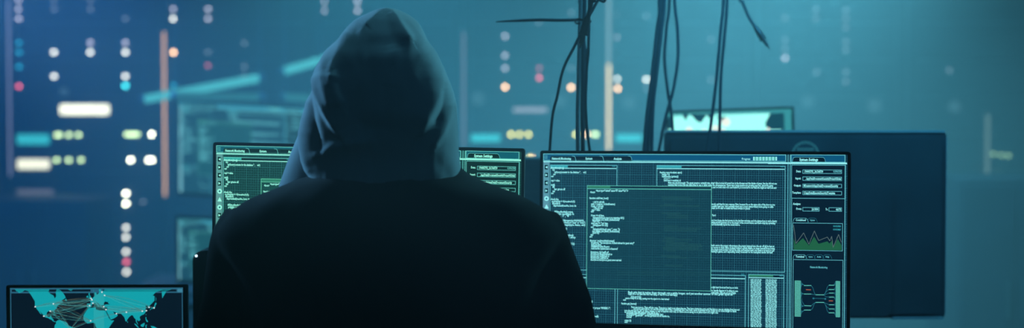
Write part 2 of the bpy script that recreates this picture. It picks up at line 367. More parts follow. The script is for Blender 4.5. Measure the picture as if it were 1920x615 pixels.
    u.poly([(1485.5, 304), (1487.5, 296), (1491, 294.6), (1543, 295), (1546, 297), (1548.5, 304.2)], 4, 3)
    u.line([(1485.5, 304), (1487.5, 296), (1491, 294.6), (1543, 295), (1546, 297), (1548.5, 304.2)], 1, .6, 5)
    u.text(1499, 301.7, 'System Settings', 2, 3.8, 1534, layer=6, bold=.04)
    u.hl(1440, 306.7, 1588.5, 2, .9, 6); a = u.pt(1484, 309); b = u.pt(1585, 373); u.q(a[0], z0, b[0], a[1], 4, 1)
    u.frame(1484, 309, 1585.5, 373, 1, .9, 5); a = u.pt(1484, 373); u.q(a[0], z0, a[0]+.001, a[1], 1, 5)
    for k, (lb, lx, yy, tx, xa, xb) in enumerate([('Date:', 1493, 318, '194405792_24.768739', 1508, 1543.5), ('Input:', 1491.5, 331.2, '..\\appData\\Document\\Security\\Project\\Global', 1510.5, 1577), ('Output:', 1488.5, 344.6, 'M:\\networks\\appData\\Document\\Security', 1507, 1571.5), ('Template:', 1485.5, 358, 'C:\\appData\\Execute\\Security\\Template', 1507, 1566)]):
        u.frame(1505, yy, 1578.5, yy+8, 1, .8, 6); u.text(lx, yy+5, lb, 2, 3.0, 1502, layer=6, bold=.03)
        u.text(xa, yy+5.6, tx, 2, 3.2, xb, layer=6, bold=.035)
    u.text(1562.5, 323.6, '0.096154', 1, 3.0, 1577, layer=6, bold=.03)
    u.text(1487, 384, 'Analyze:', 2, 3.0, 1501.5, layer=6, bold=.03); u.text(1493, 393.3, 'From:', 2, 3.0, 1503, layer=6, bold=.03); u.text(1548, 394.3, 'To:', 2, 3.0, 1552.5, layer=6, bold=.03)
    u.frame(1505, 388.6, 1536.5, 396.4, 1, .8, 6); u.frame(1554, 389, 1578.5, 396.8, 1, .8, 6)
    u.text(1522, 394.2, '261804', 2, 3.0, 1534.5, layer=6, bold=.03); u.text(1567.5, 394.8, '4673', 2, 3.0, 1577, layer=6, bold=.03)
    def tabs(y, items):
        for xa, xb, t, m in items:
            u.line([(xa, y+7.5), (xa+1.5, y+2), (xa+4, y), (xb-4, y), (xb-1.5, y+2), (xb+1, y+7.5)], 14 if m == 1 else 1, .6, 6)
            u.text(xa+5, y+5.2, t, m, 2.8 if m == 2 else 2.2, xb-4, layer=7, bold=.03)
    tabs(409, [(1487, 1515, 'Combined', 2), (1514, 1532, 'Options', 1)])
    u.frame(1486, 417.5, 1580, 471, 1, .8, 6)
    cz = lambda p: (1380+p[0]/3.325, 430+p[1]/3.325)
    g = [(360, 55), (372, 95), (418, 55), (455, 100), (487, 45), (515, 90), (570, 75), (582, 88), (600, 70), (605, 115), (635, 60), (658, 100)]
    for a, b in zip(g, g[1:]): u.poly([cz(a), cz(b), cz((b[0], 130)), cz((a[0], 130))], 12, 4)
    u.line([cz(p) for p in [(360, -25), (366, 20), (374, 88), (422, 22), (455, 92), (489, 10), (516, 70), (570, 48), (585, 72), (597, 44), (606, 112), (640, 32), (657, 80)]], 13, .8, 6)
    for yy in (424.6, 430.8): u.text(1562, yy+1, 'GOOD/BAD', 9, 2.4, 1577, layer=7, bold=.03)
    tabs(477.5, [(1487, 1512, 'Terminal', 2), (1511, 1528, 'Options', 1), (1527, 1544, 'Audio', 1), (1543, 1559, 'Help', 1)])
    u.frame(1487, 486, 1580, 660, 1, .8, 6); u.text(1519, 502.6, 'Network Monitoring', 1, 3.0, 1551.5, layer=7, bold=.02)
    for k in range(34):
        y = 526+k*2.0; u.rect(1490, y, 1501.7, y+1.5, 10, 6); u.rect(1567, y+1, 1575.3, y+2.5, 10, 6)
    D = lambda *p: [cz(q) for q in p]
    for k in range(34):  # fan of traces from each bar block
        y = 320+k*6.6; t = (350, 403, 475, 503)[min(3, k//9)]; u.line(D((403, y), (412, t+(y-430)*.12), (430, t)), 14, .4, 5)
        t = (348, 375, 397, 422, 470, 496, 520)[min(6, k//5)]; u.line(D((622, y+2), (610, t)), 14, .4, 5)
    for p in [((425, 350), (468, 350)), ((425, 403), (468, 403)), ((428, 475), (468, 477)), ((425, 503), (466, 503)), ((498, 408), (548, 408)), ((498, 455), (548, 455)),
              ((580, 348), (612, 348)), ((580, 375), (610, 375)), ((582, 397), (608, 397)), ((582, 422), (610, 422)), ((582, 470), (610, 470)), ((582, 496), (612, 496)), ((580, 520), (612, 520))]:
        u.line(D(*p), 10, 1.2, 7)
    for p in [((468, 350), (478, 362), (492, 402), (498, 408)), ((468, 403), (498, 408)), ((468, 477), (490, 458), (498, 455)), ((466, 503), (476, 495), (490, 462), (498, 455)),
              ((548, 408), (556, 400), (570, 358), (580, 348)), ((548, 408), (570, 380), (580, 375)), ((548, 408), (582, 397)), ((548, 408), (560, 420), (582, 422)),
              ((548, 455), (582, 470)), ((548, 455), (566, 482), (582, 496)), ((548, 455), (558, 470), (570, 510), (580, 520)), ((412, 430), (410, 445), (428, 475)), ((485, 430), (555, 432))]:
        u.line(D(*p), 14, .8, 6)
    u.line(D((438, 376), (466, 377)), 11, 1.4, 7); u.line(D((580, 445), (604, 446)), 11, 1.4, 7); u.disc(*cz((483, 430)), 1.8, 14, 7); u.disc(*cz((557, 433)), 1.8, 14, 7)
    u.clip(x0, x1, z0, z1); return u.mb

# world map outline in longitude / latitude
MAP = {
 'na': [(-168,62),(-165,60),(-158,58),(-152,59),(-146,61),(-139,60),(-133,56),(-128,51),(-124,47),(-124,40),(-120,34),(-116,30),(-112,25),(-109,23),(-113,30),(-110,27),(-106,23),(-105,20),(-100,17),(-95,16),(-92,14),(-87,12),(-84,9),(-80,7),(-78,9),(-82,9),(-83,13),(-86,16),(-88,18),(-87,21),(-90,21),(-92,18),(-96,19),(-98,23),(-97,28),(-93,30),(-89,29),(-84,30),(-82,26),(-80,25),(-81,31),(-76,35),(-74,40),(-70,42),(-66,44),(-61,46),(-65,48),(-60,50),(-56,52),(-58,55),(-62,58),(-65,60),(-70,62),(-76,62),(-78,58),(-77,54),(-80,51),(-83,55),(-90,57),(-94,59),(-92,62)],
 'nf': [(-59,48),(-53,47),(-55,51)],
 'gr': [(-52,62),(-44,60),(-40,62)], 'ic': [(-24,62),(-22,63.5),(-15,64),(-18,62.5)],
 'cu': [(-85,22),(-80,23),(-75,20),(-80,21)], 'hi': [(-74,20),(-68,19),(-72,18)],
 'sa': [(-78,8),(-72,12),(-62,10),(-52,5),(-50,0),(-44,-3),(-35,-6),(-38,-13),(-40,-21),(-48,-26),(-53,-34),(-58,-38),(-65,-42),(-67,-50),(-70,-54),(-74,-50),(-73,-40),(-71,-30),(-70,-18),(-76,-14),(-81,-5),(-80,1),(-77,4)],
 'af': [(-6,35.5),(-10,31),(-13,27),(-17,21),(-17,14),(-13,8),(-8,4),(-2,5),(4,6),(9,4),(9,-1),(13,-6),(12,-15),(15,-25),(18,-34),(26,-34),(33,-27),(36,-20),(40,-15),(39,-6),(43,0),(51,11),(44,11),(40,15),(37,21),(33,28),(32,31),(25,31.5),(20,31),(11,33),(10,37),(0,36)],
 'mg': [(44,-16),(50,-15),(47,-25),(44,-23)],
 'ib': [(-9,43.5),(-9,37),(-5,36),(-1,37),(3,42),(-1,43.5)],
 'eu': [(-1,43.5),(3,42),(7,43.5),(9,44.4),(13,41),(16,38),(18,40.3),(14,42.5),(12.5,45.5),(16,43.5),(20,40),(22,37),(24,38),(23,40.5),(27,41),(29,41),(28,44),(31,46.5),(36,45.5),(39,47),(37,44.5),(41,42),(36,42),(32,42),(28,40),(27,37),(31,36.5),(36,36.5),(35,33),(33,31),(35,28),(39,21),(43,13),(46,13.3),(52,16),(58,20),(59,23),(54,24),(51,25),(50,28),(48,30),(51,28.5),(55,27),(60,25),(66,25),(70,21),(73,18),(76,9.5),(78,8),(80,13),(84,18),(89,22),(92,21.5),(95,16),(98,14),(99,8),(103,2),(104,2),(101,8),(101,13),(105,9),(109,12),(107,18),(110,21),(117,24),(121,29),(120,34),(122,37),(119,39),(122,40),(125,39),(127,35),(129,36),(129,40),(135,44),(140,48),(140,54),(136,55),(143,59),(150,60),(156,61),(158,62),(30,62),(28,60.5),(22,60),(22,62),(17,62),(17,60),(19,60),(16,57),(13,55.7),(11,59),(7,58),(5,62),(5,60),(8,57),(8,54),(4,52),(1,50.5),(-4,48.5),(-1,46)],
 'ka': [(156,62),(156,57),(157,51),(162,56),(166,60),(172,61),(178,62)],
 'uk': [(-5,50),(1,51),(0,53),(-3,56),(-3,58.5),(-6,57),(-4,54),(-5,52)], 'ie': [(-10,52),(-6,52),(-6,55),(-10,54)],
 'jp': [(130,31),(132,34),(137,34.5),(141,36),(142,40),(145,43.5),(142,45),(140,42),(139,38),(134,35.8),(130,33.5)],
 'sk': [(142,46),(143,50),(142,54),(144,50)], 'tw': [(120,22.5),(122,25),(121,22)],
 'ph': [(120,18),(122,18),(122,14),(125,10),(126,7),(122,8),(120,14)], 'ln': [(80,9),(82,7),(80,6)],
 'su': [(95,5),(100,2),(104,-3),(106,-6),(102,-4),(97,1)], 'ja': [(105,-7),(114,-7.5),(114,-8.7),(106,-7.7)], 'bo': [(109,1),(114,4),(118,6),(118,1),(115,-4),(110,-2)],
 'sl': [(120,1),(125,1),(121,-1),(123,-5),(120,-5)], 'ng': [(131,-1),(138,-2),(146,-6),(150,-10),(142,-9),(138,-8),(133,-4)],
 'au': [(114,-22),(122,-18),(130,-12),(136,-12),(140,-17),(142,-11),(146,-19),(153,-26),(150,-37),(143,-39),(136,-34),(129,-32),(116,-35)]}
def merc(lat): return 57.3*math.log(math.tan(PI/4+math.radians(lat)/2))
CITIES = [(-123,38),(-83,43),(-90,30),(-104,20),(-3,40),(2,49),(0,51),(24,59),(30,55),(28,38),(33,33),(-1,10),(56,25),(78,28),(113,30),(122,31),(139,36),(128,37),(-45,-8),(4,44)]
LINKS = [(0,1),(1,4),(1,5),(1,6),(1,11),(0,5),(2,4),(2,11),(3,11),(2,18),(1,18),(4,18),(10,13),(10,15),(9,14),(8,16),(8,14),(11,12),(12,15),(3,4),(12,14),(1,9),(3,5),(12,17),(5,10),(11,18),(19,10)]
def draw_map(u, x_0, y_0, s, m_land, m_dot, m_link, top, layer=2, local=None):
    """x_0,y_0: photo pixel of lon 0 / mercator 0"""
    tm = merc(62)
    def pt(lo, la): return (x_0+lo*s, y_0-min(merc(la), tm)*s)
    for k, p in MAP.items(): u.poly([pt(*q) for q in p], m_land, layer)
    for a, b in LINKS:
        A, B = Vector(pt(*CITIES[a])), Vector(pt(*CITIES[b]))
        for j in range(3):
            h = (j-.5)*(A-B).length*.035; u.line([tuple(A.lerp(B, t/10)+Vector((0, -h*4*(t/10)*(1-t/10)))) for t in range(11)], m_link[j % len(m_link)], .32, layer+1)
    for c in CITIES: u.disc(*pt(*c), 1.5*s/.85, m_dot, layer+2)

# ------------------------------------------------------------------ monitors
def make_monitor(name, mw, W, H, ui_mesh, screen_z, label, cat, desk_z, facing='front', group=None, depth=.03, stand=True):
    """root stands on the desk; housing, screen and neck follow the pose mw (origin in the middle of the display)"""
    base = mw @ Vector((0, .10, 0)); base.z = desk_z
    yaw = math.atan2(mw[1][0], mw[0][0])
    root = empty(name, base, label, cat, group); root.rotation_euler = (0, 0, yaw)
    inv = (Matrix.Translation(base) @ Matrix.Rotation(yaw, 4, 'Z')).inverted(); loc = inv @ mw
    b = .0065
    h = MB(); h.ring((-W/2, -H/2, W/2, H/2), (-W/2+b-.001, -H/2+.012-.001, W/2-b+.001, H/2-b+.0005), .005, -.0045, .012)
    h.rbox(-W/2+.002, -H/2+.002, W/2-.002, H/2-.002, .004, .022, .006); h.rbox(-W/2+.09, -H/2+.05, W/2-.09, H/2-.06, .021, .045, .03)
    ho = h.build('housing', M['plastic'], root); ho.matrix_local = loc
    if ui_mesh:
        so = bpy.data.objects.new('screen', ui_mesh); COL.objects.link(so); so.parent = root; so.matrix_local = loc
    if stand:
        top = loc @ Vector((0, .045, -.02)); nk = MB()
        nk.rbox(-.03, .008, .03, top.z+.05, top.y+.0, top.y+.018, .006); nk.box(-.03, top.y-.02, top.z-.03, .03, top.y+.004, top.z+.03, bev=.004)
        nk.build('stand_neck', M['metal'], root)
        bs = MB(); bs.box(-.12, top.y-.055, 0, .12, top.y+.12, .01, bev=.004); bs.build('stand_base', M['metal'], root)
    return root, loc

RIGHT = [(1014, 281), (1596, 284.5), (1592, 629.5), (1011, 616)]
LEFT = [(401, 267), (983, 279), (980, 622), (396.5, 603)]
mwR = fit_pose(RIGHT, W_, H_, 3.55); mwL = fit_pose(LEFT, W_, H_, 3.55)
uimb = draw_monitor_ui(mwR)
def ui_mesh(mats, nm='screen'):
    me = bpy.data.meshes.new(nm); me.from_pydata(uimb.v, [], uimb.f)
    for m in mats: me.materials.append(m)
    me.polygons.foreach_set('material_index', uimb.m); me.update(); return me
meshR = ui_mesh(screen_mats('display')); meshL = ui_mesh(screen_mats('green_display', 22))
DESK = .72
mon_r, _ = make_monitor('computer_monitor', mwR, W_, H_, meshR, 0, 'wide black monitor showing code windows, a chart and network diagram, right of the hooded person', 'monitor', DESK)
mon_l, _ = make_monitor('computer_monitor', mwL, W_, H_, meshL, 0, 'wide black monitor of green-tinted code, mostly hidden behind the hooded person', 'monitor', DESK)

# monitors seen from behind
def back_monitor(x0, x1, y0, y1, Y, label, desk_z, emblem=False, stand_x=.0):
    a, b = at(x0, y0, Y), at(x1, y1, Y); W = b.x-a.x; H = a.z-b.z; cx = (a.x+b.x)/2; cz = (a.z+b.z)/2
    root = empty('computer_monitor', (cx, Y, desk_z), label, 'monitor')
    z = cz-desk_z
    h = MB(); h.rbox(-W/2, z-H/2, W/2, z+H/2, .004, .034, .008); h.rbox(-W/2+.012, z-H/2+.012, W/2-.012, z+H/2-.012, -.008, .006, .012); h.rbox(-W*.3, z-H*.485, W*.305, z+H*.25, -.014, -.006, .02)
    h.build('housing', M['plastic_back'], root)
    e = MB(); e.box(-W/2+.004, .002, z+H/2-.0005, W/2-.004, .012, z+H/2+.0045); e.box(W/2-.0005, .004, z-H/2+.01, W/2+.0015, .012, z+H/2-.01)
    e.box(W*.31, -.012, z-H/2-.001, W/2-.006, .006, z-H/2+.004); e.build('highlight_rim', M['highlight_edge'], root)  # pale strips drawn where highlights run along the housing edges
    s = MB(); s.rbox(-W/2+.01, z-H/2+.01, W/2-.01, z+H/2-.01, .0345, .036, .003); s.build('screen', [mat_e('far_display', (20, 60, 80), .6)], root)
    n = MB(); n.rbox(-.035, .01, .035, z, -.045, -.024, .008); n.build('stand_neck', M['plastic_back'], root)
    bb = MB(); bb.box(-.13, -.12, 0, .13, .09, .012, bev=.005); bb.build('stand_base', M['plastic_back'], root)
    return root, cx, cz
bigm, bcx, bcz = back_monitor(1247, 1772, 248, 597, 4.15, 'large dark monitor seen from its back behind the right code monitor', DESK)
# ring emblem on the back of the large monitor
c = at(1510, 291, 4.125)
e = MB()
for rad, th_ in ((.031, .0012), (.027, .0007)):
    pts = [(c.x-bcx+rad*math.cos(t*2*PI/48), -.026, c.z-DESK+rad*math.sin(t*2*PI/48)) for t in range(49)]; e.tube(pts, th_, 6)
for k in range(24):
    t = k*2*PI/24; e.cyl((c.x-bcx+.0285*math.cos(t), -.025, c.z-DESK+.0285*math.sin(t)), (c.x-bcx+.0285*math.cos(t), -.028, c.z-DESK+.0285*math.sin(t)), .0016, n=6)
for k in range(9): e.box(c.x-bcx-.018+k*.0042, -.0265, c.z-DESK+.010, c.x-bcx-.0155+k*.0042, -.0245, c.z-DESK+.017)
em = e.build('ring_emblem', mat_e('emblem', (40, 120, 140), .9), bigm); tag(em, 'round ring emblem with small marks')
gapm, gx, gz = back_monitor(905, 1092, 298, 420, 5.0, 'dark screen back seen through the gap between the two main monitors', .60)

# lit map monitor above the large one
mm = [mat_e('map_bar', (62, 168, 178), 1.1), mat_e('map_sea', (20, 84, 104)), mat_e('map_land', (150, 252, 240), 2.0), mat_e('map_glow', (235, 245, 235), 1.6), mat_e('map_link', (200, 255, 245), 1.2)]
def flat(x, y, Y):
    m = Matrix.Identity(4); m.translation = at(x, y, Y); return m
mwM = Matrix.Translation(at(1370, 278, 4.9)) @ Matrix.Rotation(-.035, 4, 'Y')
um = UI(mwM); a = um.pt(1252, 208); b = um.pt(1488, 330)
um.q(a[0], b[1], b[0], a[1], 1, 0)
um.rect(1251, 206, 1489, 211, 0, 2); um.rect(1251, 206, 1262, 330, 1, 1); um.rect(1470, 211, 1487, 330, 0, 1)
draw_map(um, 1335, 302, .74, 2, 3, [4], 0, 2)
um.poly([(1262, 215), (1300, 213), (1425, 211), (1444, 212), (1434, 232), (1440, 246), (1400, 262), (1264, 262)], 2, 2)
for (x, y, w, h) in ((1285, 217, 6, 9), (1310, 219, 16, 11), (1332, 217, 8, 8), (1352, 222, 10, 6)): um.poly([(x-w, y-h/2), (x+w, y-h/2), (x+w*.3, y+h), (x-w*.2, y+h*.8)], 1, 3)
for (x, y, r) in ((1361, 229, 9), (1341, 240, 6), (1292, 244, 7), (1440, 243, 4), (1320, 249, 8), (1355, 248, 8)): um.disc(x, y, r*1.3, 3, 3)
um.clip(a[0], b[0], b[1]-.09, a[1]); mmesh = bpy.data.meshes.new('screen'); mmesh.from_pydata(um.mb.v, [], um.mb.f)
for m in mm: mmesh.materials.append(m)
mmesh.polygons.foreach_set('material_index', um.mb.m); mmesh.update()
make_monitor('computer_monitor', mwM, (b[0]-a[0])+.012, .215, mmesh, 0, 'small monitor glowing with a bright teal world map above the large dark monitor', 'monitor', .60)

# blurred pair far on the left
PRI = (-.55, 0)
mwA = fit_pose([(334, 184), (585, 205), (585, 382), (334, 370)], .61, .353, 6.6)
PRI = (-.17, 0)
meshF = ui_mesh(screen_mats('far_screen', 0)); far = {0: (24, 74, 100), 1: (90, 200, 220), 2: (110, 215, 225), 7: (130, 205, 220), 3: (50, 150, 180), 6: (30, 100, 112)}
for k, c_ in far.items():
    mtl = meshF.materials[k]
    if k in (0, 6):
        for n_ in mtl.node_tree.nodes:
            if n_.type == 'MIX': n_.inputs[6].default_value = (*lin(c_), 1)
    else: mtl.node_tree.nodes['Emission'].inputs[0].default_value = (*lin(c_), 1); mtl.node_tree.nodes['Emission'].inputs[1].default_value = 1.3
TAB = at(360, 534, 6.6).z
make_monitor('computer_monitor', mwA, .61, .353, meshF, 0, 'hazy out-of-focus monitor with pale side bar, upper left of the hooded person', 'monitor', TAB)

def make_laptop(mw, W, H, mesh, label, base_z, depth=.24):
    base = mw @ Vector((0, 0, -H/2)); base.z = base_z; yaw = math.atan2(mw[1][0], mw[0][0])
    root = empty('laptop', base, label, 'laptop'); root.rotation_euler = (0, 0, yaw)
    loc = (Matrix.Translation(base) @ Matrix.Rotation(yaw, 4, 'Z')).inverted() @ mw
    h = MB(); h.ring((-W/2, -H/2, W/2, H/2), (-W/2+.0055, -H/2+.01, W/2-.0055, H/2-.0055), .004, -.0035, .006); h.rbox(-W/2+.001, -H/2+.001, W/2-.001, H/2-.001, .002, .008, .005)
    l = h.build('lid', M['plastic'], root); l.matrix_local = loc
    so = bpy.data.objects.new('screen', mesh); COL.objects.link(so); so.parent = root; so.matrix_local = loc
    b = MB(); b.box(-W/2, -depth, 0, W/2, .004, .016, bev=.004); b.build('base', M['plastic'], root)
    k = MB()
    for r in range(5):
        for c in range(14): k.box(-W/2+.022+c*(W-.044)/14, -.045-r*.019, .016, -W/2+.022+(c+.86)*(W-.044)/14, -.029-r*.019, .018)
    k.build('keyboard', M['key'], root); t = MB(); t.box(-.05, -depth+.02, .016, .05, -depth+.09, .0165); t.build('touchpad', M['key'], root)
    return root
# map laptop, lower left
mwP = fit_pose([(14, 533.5), (350, 534.5), (357, 748), (13, 750)], .36, .228, 3.62)
mwP.translation += Vector((0, 0, 0))
ul = UI(mwP); a = ul.pt(19, 539.5); b = ul.pt(345, 735)
ul.q(a[0], -.1, b[0], a[1], 0, 0)
ul.rect(20, 540, 344.5, 549, 1, 1); ul.rect(22.5, 543, 170, 546.5, 0, 2); ul.rect(193, 543, 331, 546.5, 0, 2); ul.rect(333, 541.5, 342, 547.5, 2, 2)
ul.q(a[0], -.1, a[0]+.002, a[1], 1, 1); ul.q(b[0]-.0025, -.1, b[0]-.0008, a[1], 1, 1)
draw_map(ul, 171, 610, .85, 3, 4, [5, 6, 7], 0)
for k in range(9): ul.line([(177+k*2.2, 550), (177+k*2.2, 640)], 5, .35, 4)
ul.clip(a[0], b[0], -.1, a[1]); pm = bpy.data.meshes.new('screen'); pm.from_pydata(ul.mb.v, [], ul.mb.f)
for m in (mat_e('sea', (8, 26, 44)), mat_e('bar', (46, 110, 140)), mat_e('button', (70, 150, 180)), mat_e('land', (22, 186, 198)), mat_e('dot', (225, 250, 255), 1.1), mat_e('link', (100, 215, 215)), mat_e('link_dim', (52, 110, 120)), mat_e('link_ochre', (110, 120, 100))): pm.materials.append(m)
pm.polygons.foreach_set('material_index', ul.mb.m); pm.update()
make_laptop(mwP, .36, .228, pm, 'black laptop with a teal world map linked by lines, at the lower left', DESK)
# hazy laptop under the hazy monitor
PRI = (-.5, 0)
mwQ = fit_pose([(331, 404), (480, 410), (480, 540), (332, 532)], .34, .235, 6.35)
PRI = (-.17, 0)
meshQ = meshF.copy()
k_ = np.array([v.co for v in meshQ.vertices]); k_[:, 0] *= .33/.61; k_[:, 2] *= .22/.353; meshQ.vertices.foreach_set('co', k_.ravel()); meshQ.update()
make_laptop(mwQ, .34, .235, meshQ, 'hazy out-of-focus laptop below the blurred monitor, beside the slim device', TAB)

# slim device with one white light behind the left arm
d0 = at(361, 470, 3.75); d1 = at(432, 470, 3.75)
dv = empty('computer_speaker', ((d0.x+d1.x)/2, 3.79, DESK), 'tall slim dark device with rounded top and one tiny white light by the left arm', 'speaker')
w_ = d1.x-d0.x; hh = d0.z-DESK
b_ = MB(); b_.rbox(-w_/2, .02, w_/2, hh, -.04, .05, .022, seg=8); b_.build('cabinet', mat_p('satin_navy', (20, 28, 44), .3), dv)
b_ = MB(); b_.rbox(-w_/2+.012, .05, w_/2-.012, hh-.03, -.043, -.039, .012); b_.build('grille', M['plastic'], dv)
b_ = MB(); b_.box(-w_/2-.01, -.05, 0, w_/2+.01, .06, .02, bev=.005); b_.build('base', M['plastic'], dv)
p_ = at(367.5, 480, 3.745); b_ = MB(); b_.cyl((p_.x-(d0.x+d1.x)/2, -.039, p_.z-DESK), (p_.x-(d0.x+d1.x)/2, -.0445, p_.z-DESK), .0022, n=12); b_.build('indicator_light', mat_e('white_pinpoint', (200, 240, 255), 4), dv)

# ------------------------------------------------------------------ furniture
def desk(x0, x1, y0, y1, z, label, name='desk'):
    r = empty(name, ((x0+x1)/2, (y0+y1)/2, 0), label, 'desk'); hx, hy = (x1-x0)/2, (y1-y0)/2
    t = MB(); t.box(-hx, -hy, z-.03, hx, hy, z, bev=.004); t.build('desktop', M['desk'], r)
    for sx in (-1, 1):
        for sy in (-1, 1):
            l = MB(); l.box(sx*(hx-.05)-.025, sy*(hy-.05)-.025, 0, sx*(hx-.05)+.025, sy*(hy-.05)+.025, z-.03, bev=.003); l.build('leg', M['metal'], r)
    return r
desk(-1.32, 1.15, 3.24, 4.36, DESK, 'dark wide desk carrying the two main monitors and the map laptop')
desk(-.5, 1.0, 4.72, 5.25, .60, 'dark narrow desk behind the main desk carrying the map monitor')
a = at(255, 534, 6.6); desk(a.x, a.x+1.35, 6.05, 7.0, TAB, 'low dark desk far back carrying the hazy monitor and laptop')
# keyboard and mouse on the main desk in front of the person
kb = empty('keyboard', (-.19, 3.38, DESK), 'black keyboard lying on the desk in front of the hooded person', 'keyboard')
b_ = MB(); b_.box(-.21, -.065, 0, .21, .065, .016, bev=.004); b_.build('case', M['plastic'], kb)
b_ = MB()
for r in range(5):
    for c in range(18): b_.box(-.2+c*.0223, .037-r*.021, .016, -.182+c*.0223, .054-r*.021, .021)
b_.build('keys', M['key'], kb)

# ------------------------------------------------------------------ hanging cables
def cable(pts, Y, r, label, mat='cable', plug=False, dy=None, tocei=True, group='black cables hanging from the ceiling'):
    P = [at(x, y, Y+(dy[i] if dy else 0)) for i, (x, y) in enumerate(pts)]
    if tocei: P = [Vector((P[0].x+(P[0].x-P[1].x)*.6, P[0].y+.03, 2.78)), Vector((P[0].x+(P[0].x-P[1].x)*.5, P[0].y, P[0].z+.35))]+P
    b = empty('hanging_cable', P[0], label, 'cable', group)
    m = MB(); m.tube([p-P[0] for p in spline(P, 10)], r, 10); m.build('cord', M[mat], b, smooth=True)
    if plug:
        e = P[-1]-P[0]; d = (P[-1]-P[-2]).normalized(); k = MB()
        k.cyl(e-d*.004, e+d*.016, r*1.5, r*2.1, 14); k.cyl(e+d*.016, e+d*.030, r*2.1, r*2.1, 14); k.cyl(e+d*.030, e+d*.034, r*2.6, r*2.6, 14)
        k.build('plug', M['metal'], b); k = MB(); k.cyl(e+d*.034, e+d*.052, r*1.2, r*1.2, 12); k.cyl(e+d*.052, e+d*.062, r*.5, r*.3, 8); k.build('pin', M['metal'], b)
    return b
B = 330
cable([(1089, -20), (1087, 60), (1085, 140), (1083, 220), (1084, B)], 3.85, .0044, 'pale glossy cable hanging straight down, leftmost of the sheaf above the monitor gap', 'clear')
cable([(1096, -20), (1094, 60), (1093, 140), (1092, 220), (1094, B)], 3.88, .0048, 'thick black cable in the middle of the sheaf above the monitor gap')
cable([(1104, 60), (1100, 130), (1098, 200), (1103, 262), (1114, B)], 3.84, .0032, 'thin black cable bulging out at the foot of the sheaf above the monitor gap', tocei=True)
cable([(1086, -30), (1088, 10), (1093, 60), (1100, 120), (1097, 200), (1090, B)], 3.90, .0030, 'thin black cable crossing behind the sheaf above the monitor gap')
cable([(1115, -30), (1110, 0), (1104, 24), (1101, 36)], 3.74, .0042, 'black cable ending in a metal plug at the top of the sheaf', plug=True)
cable([(1140, -30), (1120, 2), (1100, 40), (1078, 85), (1056, 130), (1045, 180), (1035, 225), (1028, B)], 3.80, .0030, 'thin black cable bowing out to the left of the sheaf down to the monitor top')
# sideways cable
P = [at(930, 41, 3.9), at(965, 39, 3.88), at(1010, 37.5, 3.86), at(1050, 38, 3.84), at(1090, 37, 3.83)]
sb = empty('side_cable', P[-1], 'short black cable sticking out sideways to the left from the cable sheaf', 'cable')
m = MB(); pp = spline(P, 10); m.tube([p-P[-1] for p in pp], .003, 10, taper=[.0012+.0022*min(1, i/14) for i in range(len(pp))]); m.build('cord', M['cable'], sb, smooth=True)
q = at(1093, 40, 3.80); k = MB(); k.tube([Vector((math.cos(t)*.016, math.sin(t)*.05, math.sin(t*2)*.003)) for t in [i*2*PI/24 for i in range(25)]], .0022, 8); kk = k.build('cable_tie', M['plastic'], None, loc=q, smooth=True); tag(kk, 'small black tie binding the sheaf of cables near its metal plug', 'cable tie')
for x, Yd, pts, r, lb in [
    (0, 4.15, [(1240, -20), (1232, 60), (1222, 150), (1212, 230), (1205, B)], .0050, 'thickest black cable, left edge of the bunch over the right monitor'),
    (0, 4.1, [(1247, -20), (1240, 60), (1231, 140), (1224, 210), (1221, B)], .0041, 'black cable second from the left in the bunch over the right monitor'),
    (0, 4.2, [(1256, -20), (1250, 50), (1246, 110), (1252, 170), (1260, 225), (1264, B)], .0038, 'black cable swinging right across the bunch over the right monitor'),
    (0, 4.18, [(1264, -20), (1270, 50), (1271, 110), (1262, 170), (1247, 225), (1226, B)], .0038, 'black cable bowing out to the right of the bunch over the right monitor'),
    (0, 4.12, [(1236, -20), (1237, 60), (1228, 150), (1218, 240), (1212, B)], .0040, 'black cable tucked between the thick ones of the bunch over the right monitor'),
    (0, 4.1, [(1357, -20), (1351, 60), (1344, 140), (1336, 210), (1319, B)], .0038, 'left one of the pair of black cables crossing the bright map monitor'),
    (0, 4.05, [(1364, -20), (1359, 60), (1352, 140), (1350, 210), (1347, B)], .0036, 'right one of the pair of black cables crossing the bright map monitor')]:
    cable(pts, Yd, r, lb)
cable([(1385, -30), (1393, 5), (1404, 32), (1417, 52)], 4.3, .0036, 'short black cable with a plug dangling high above the bright map monitor', plug=True)

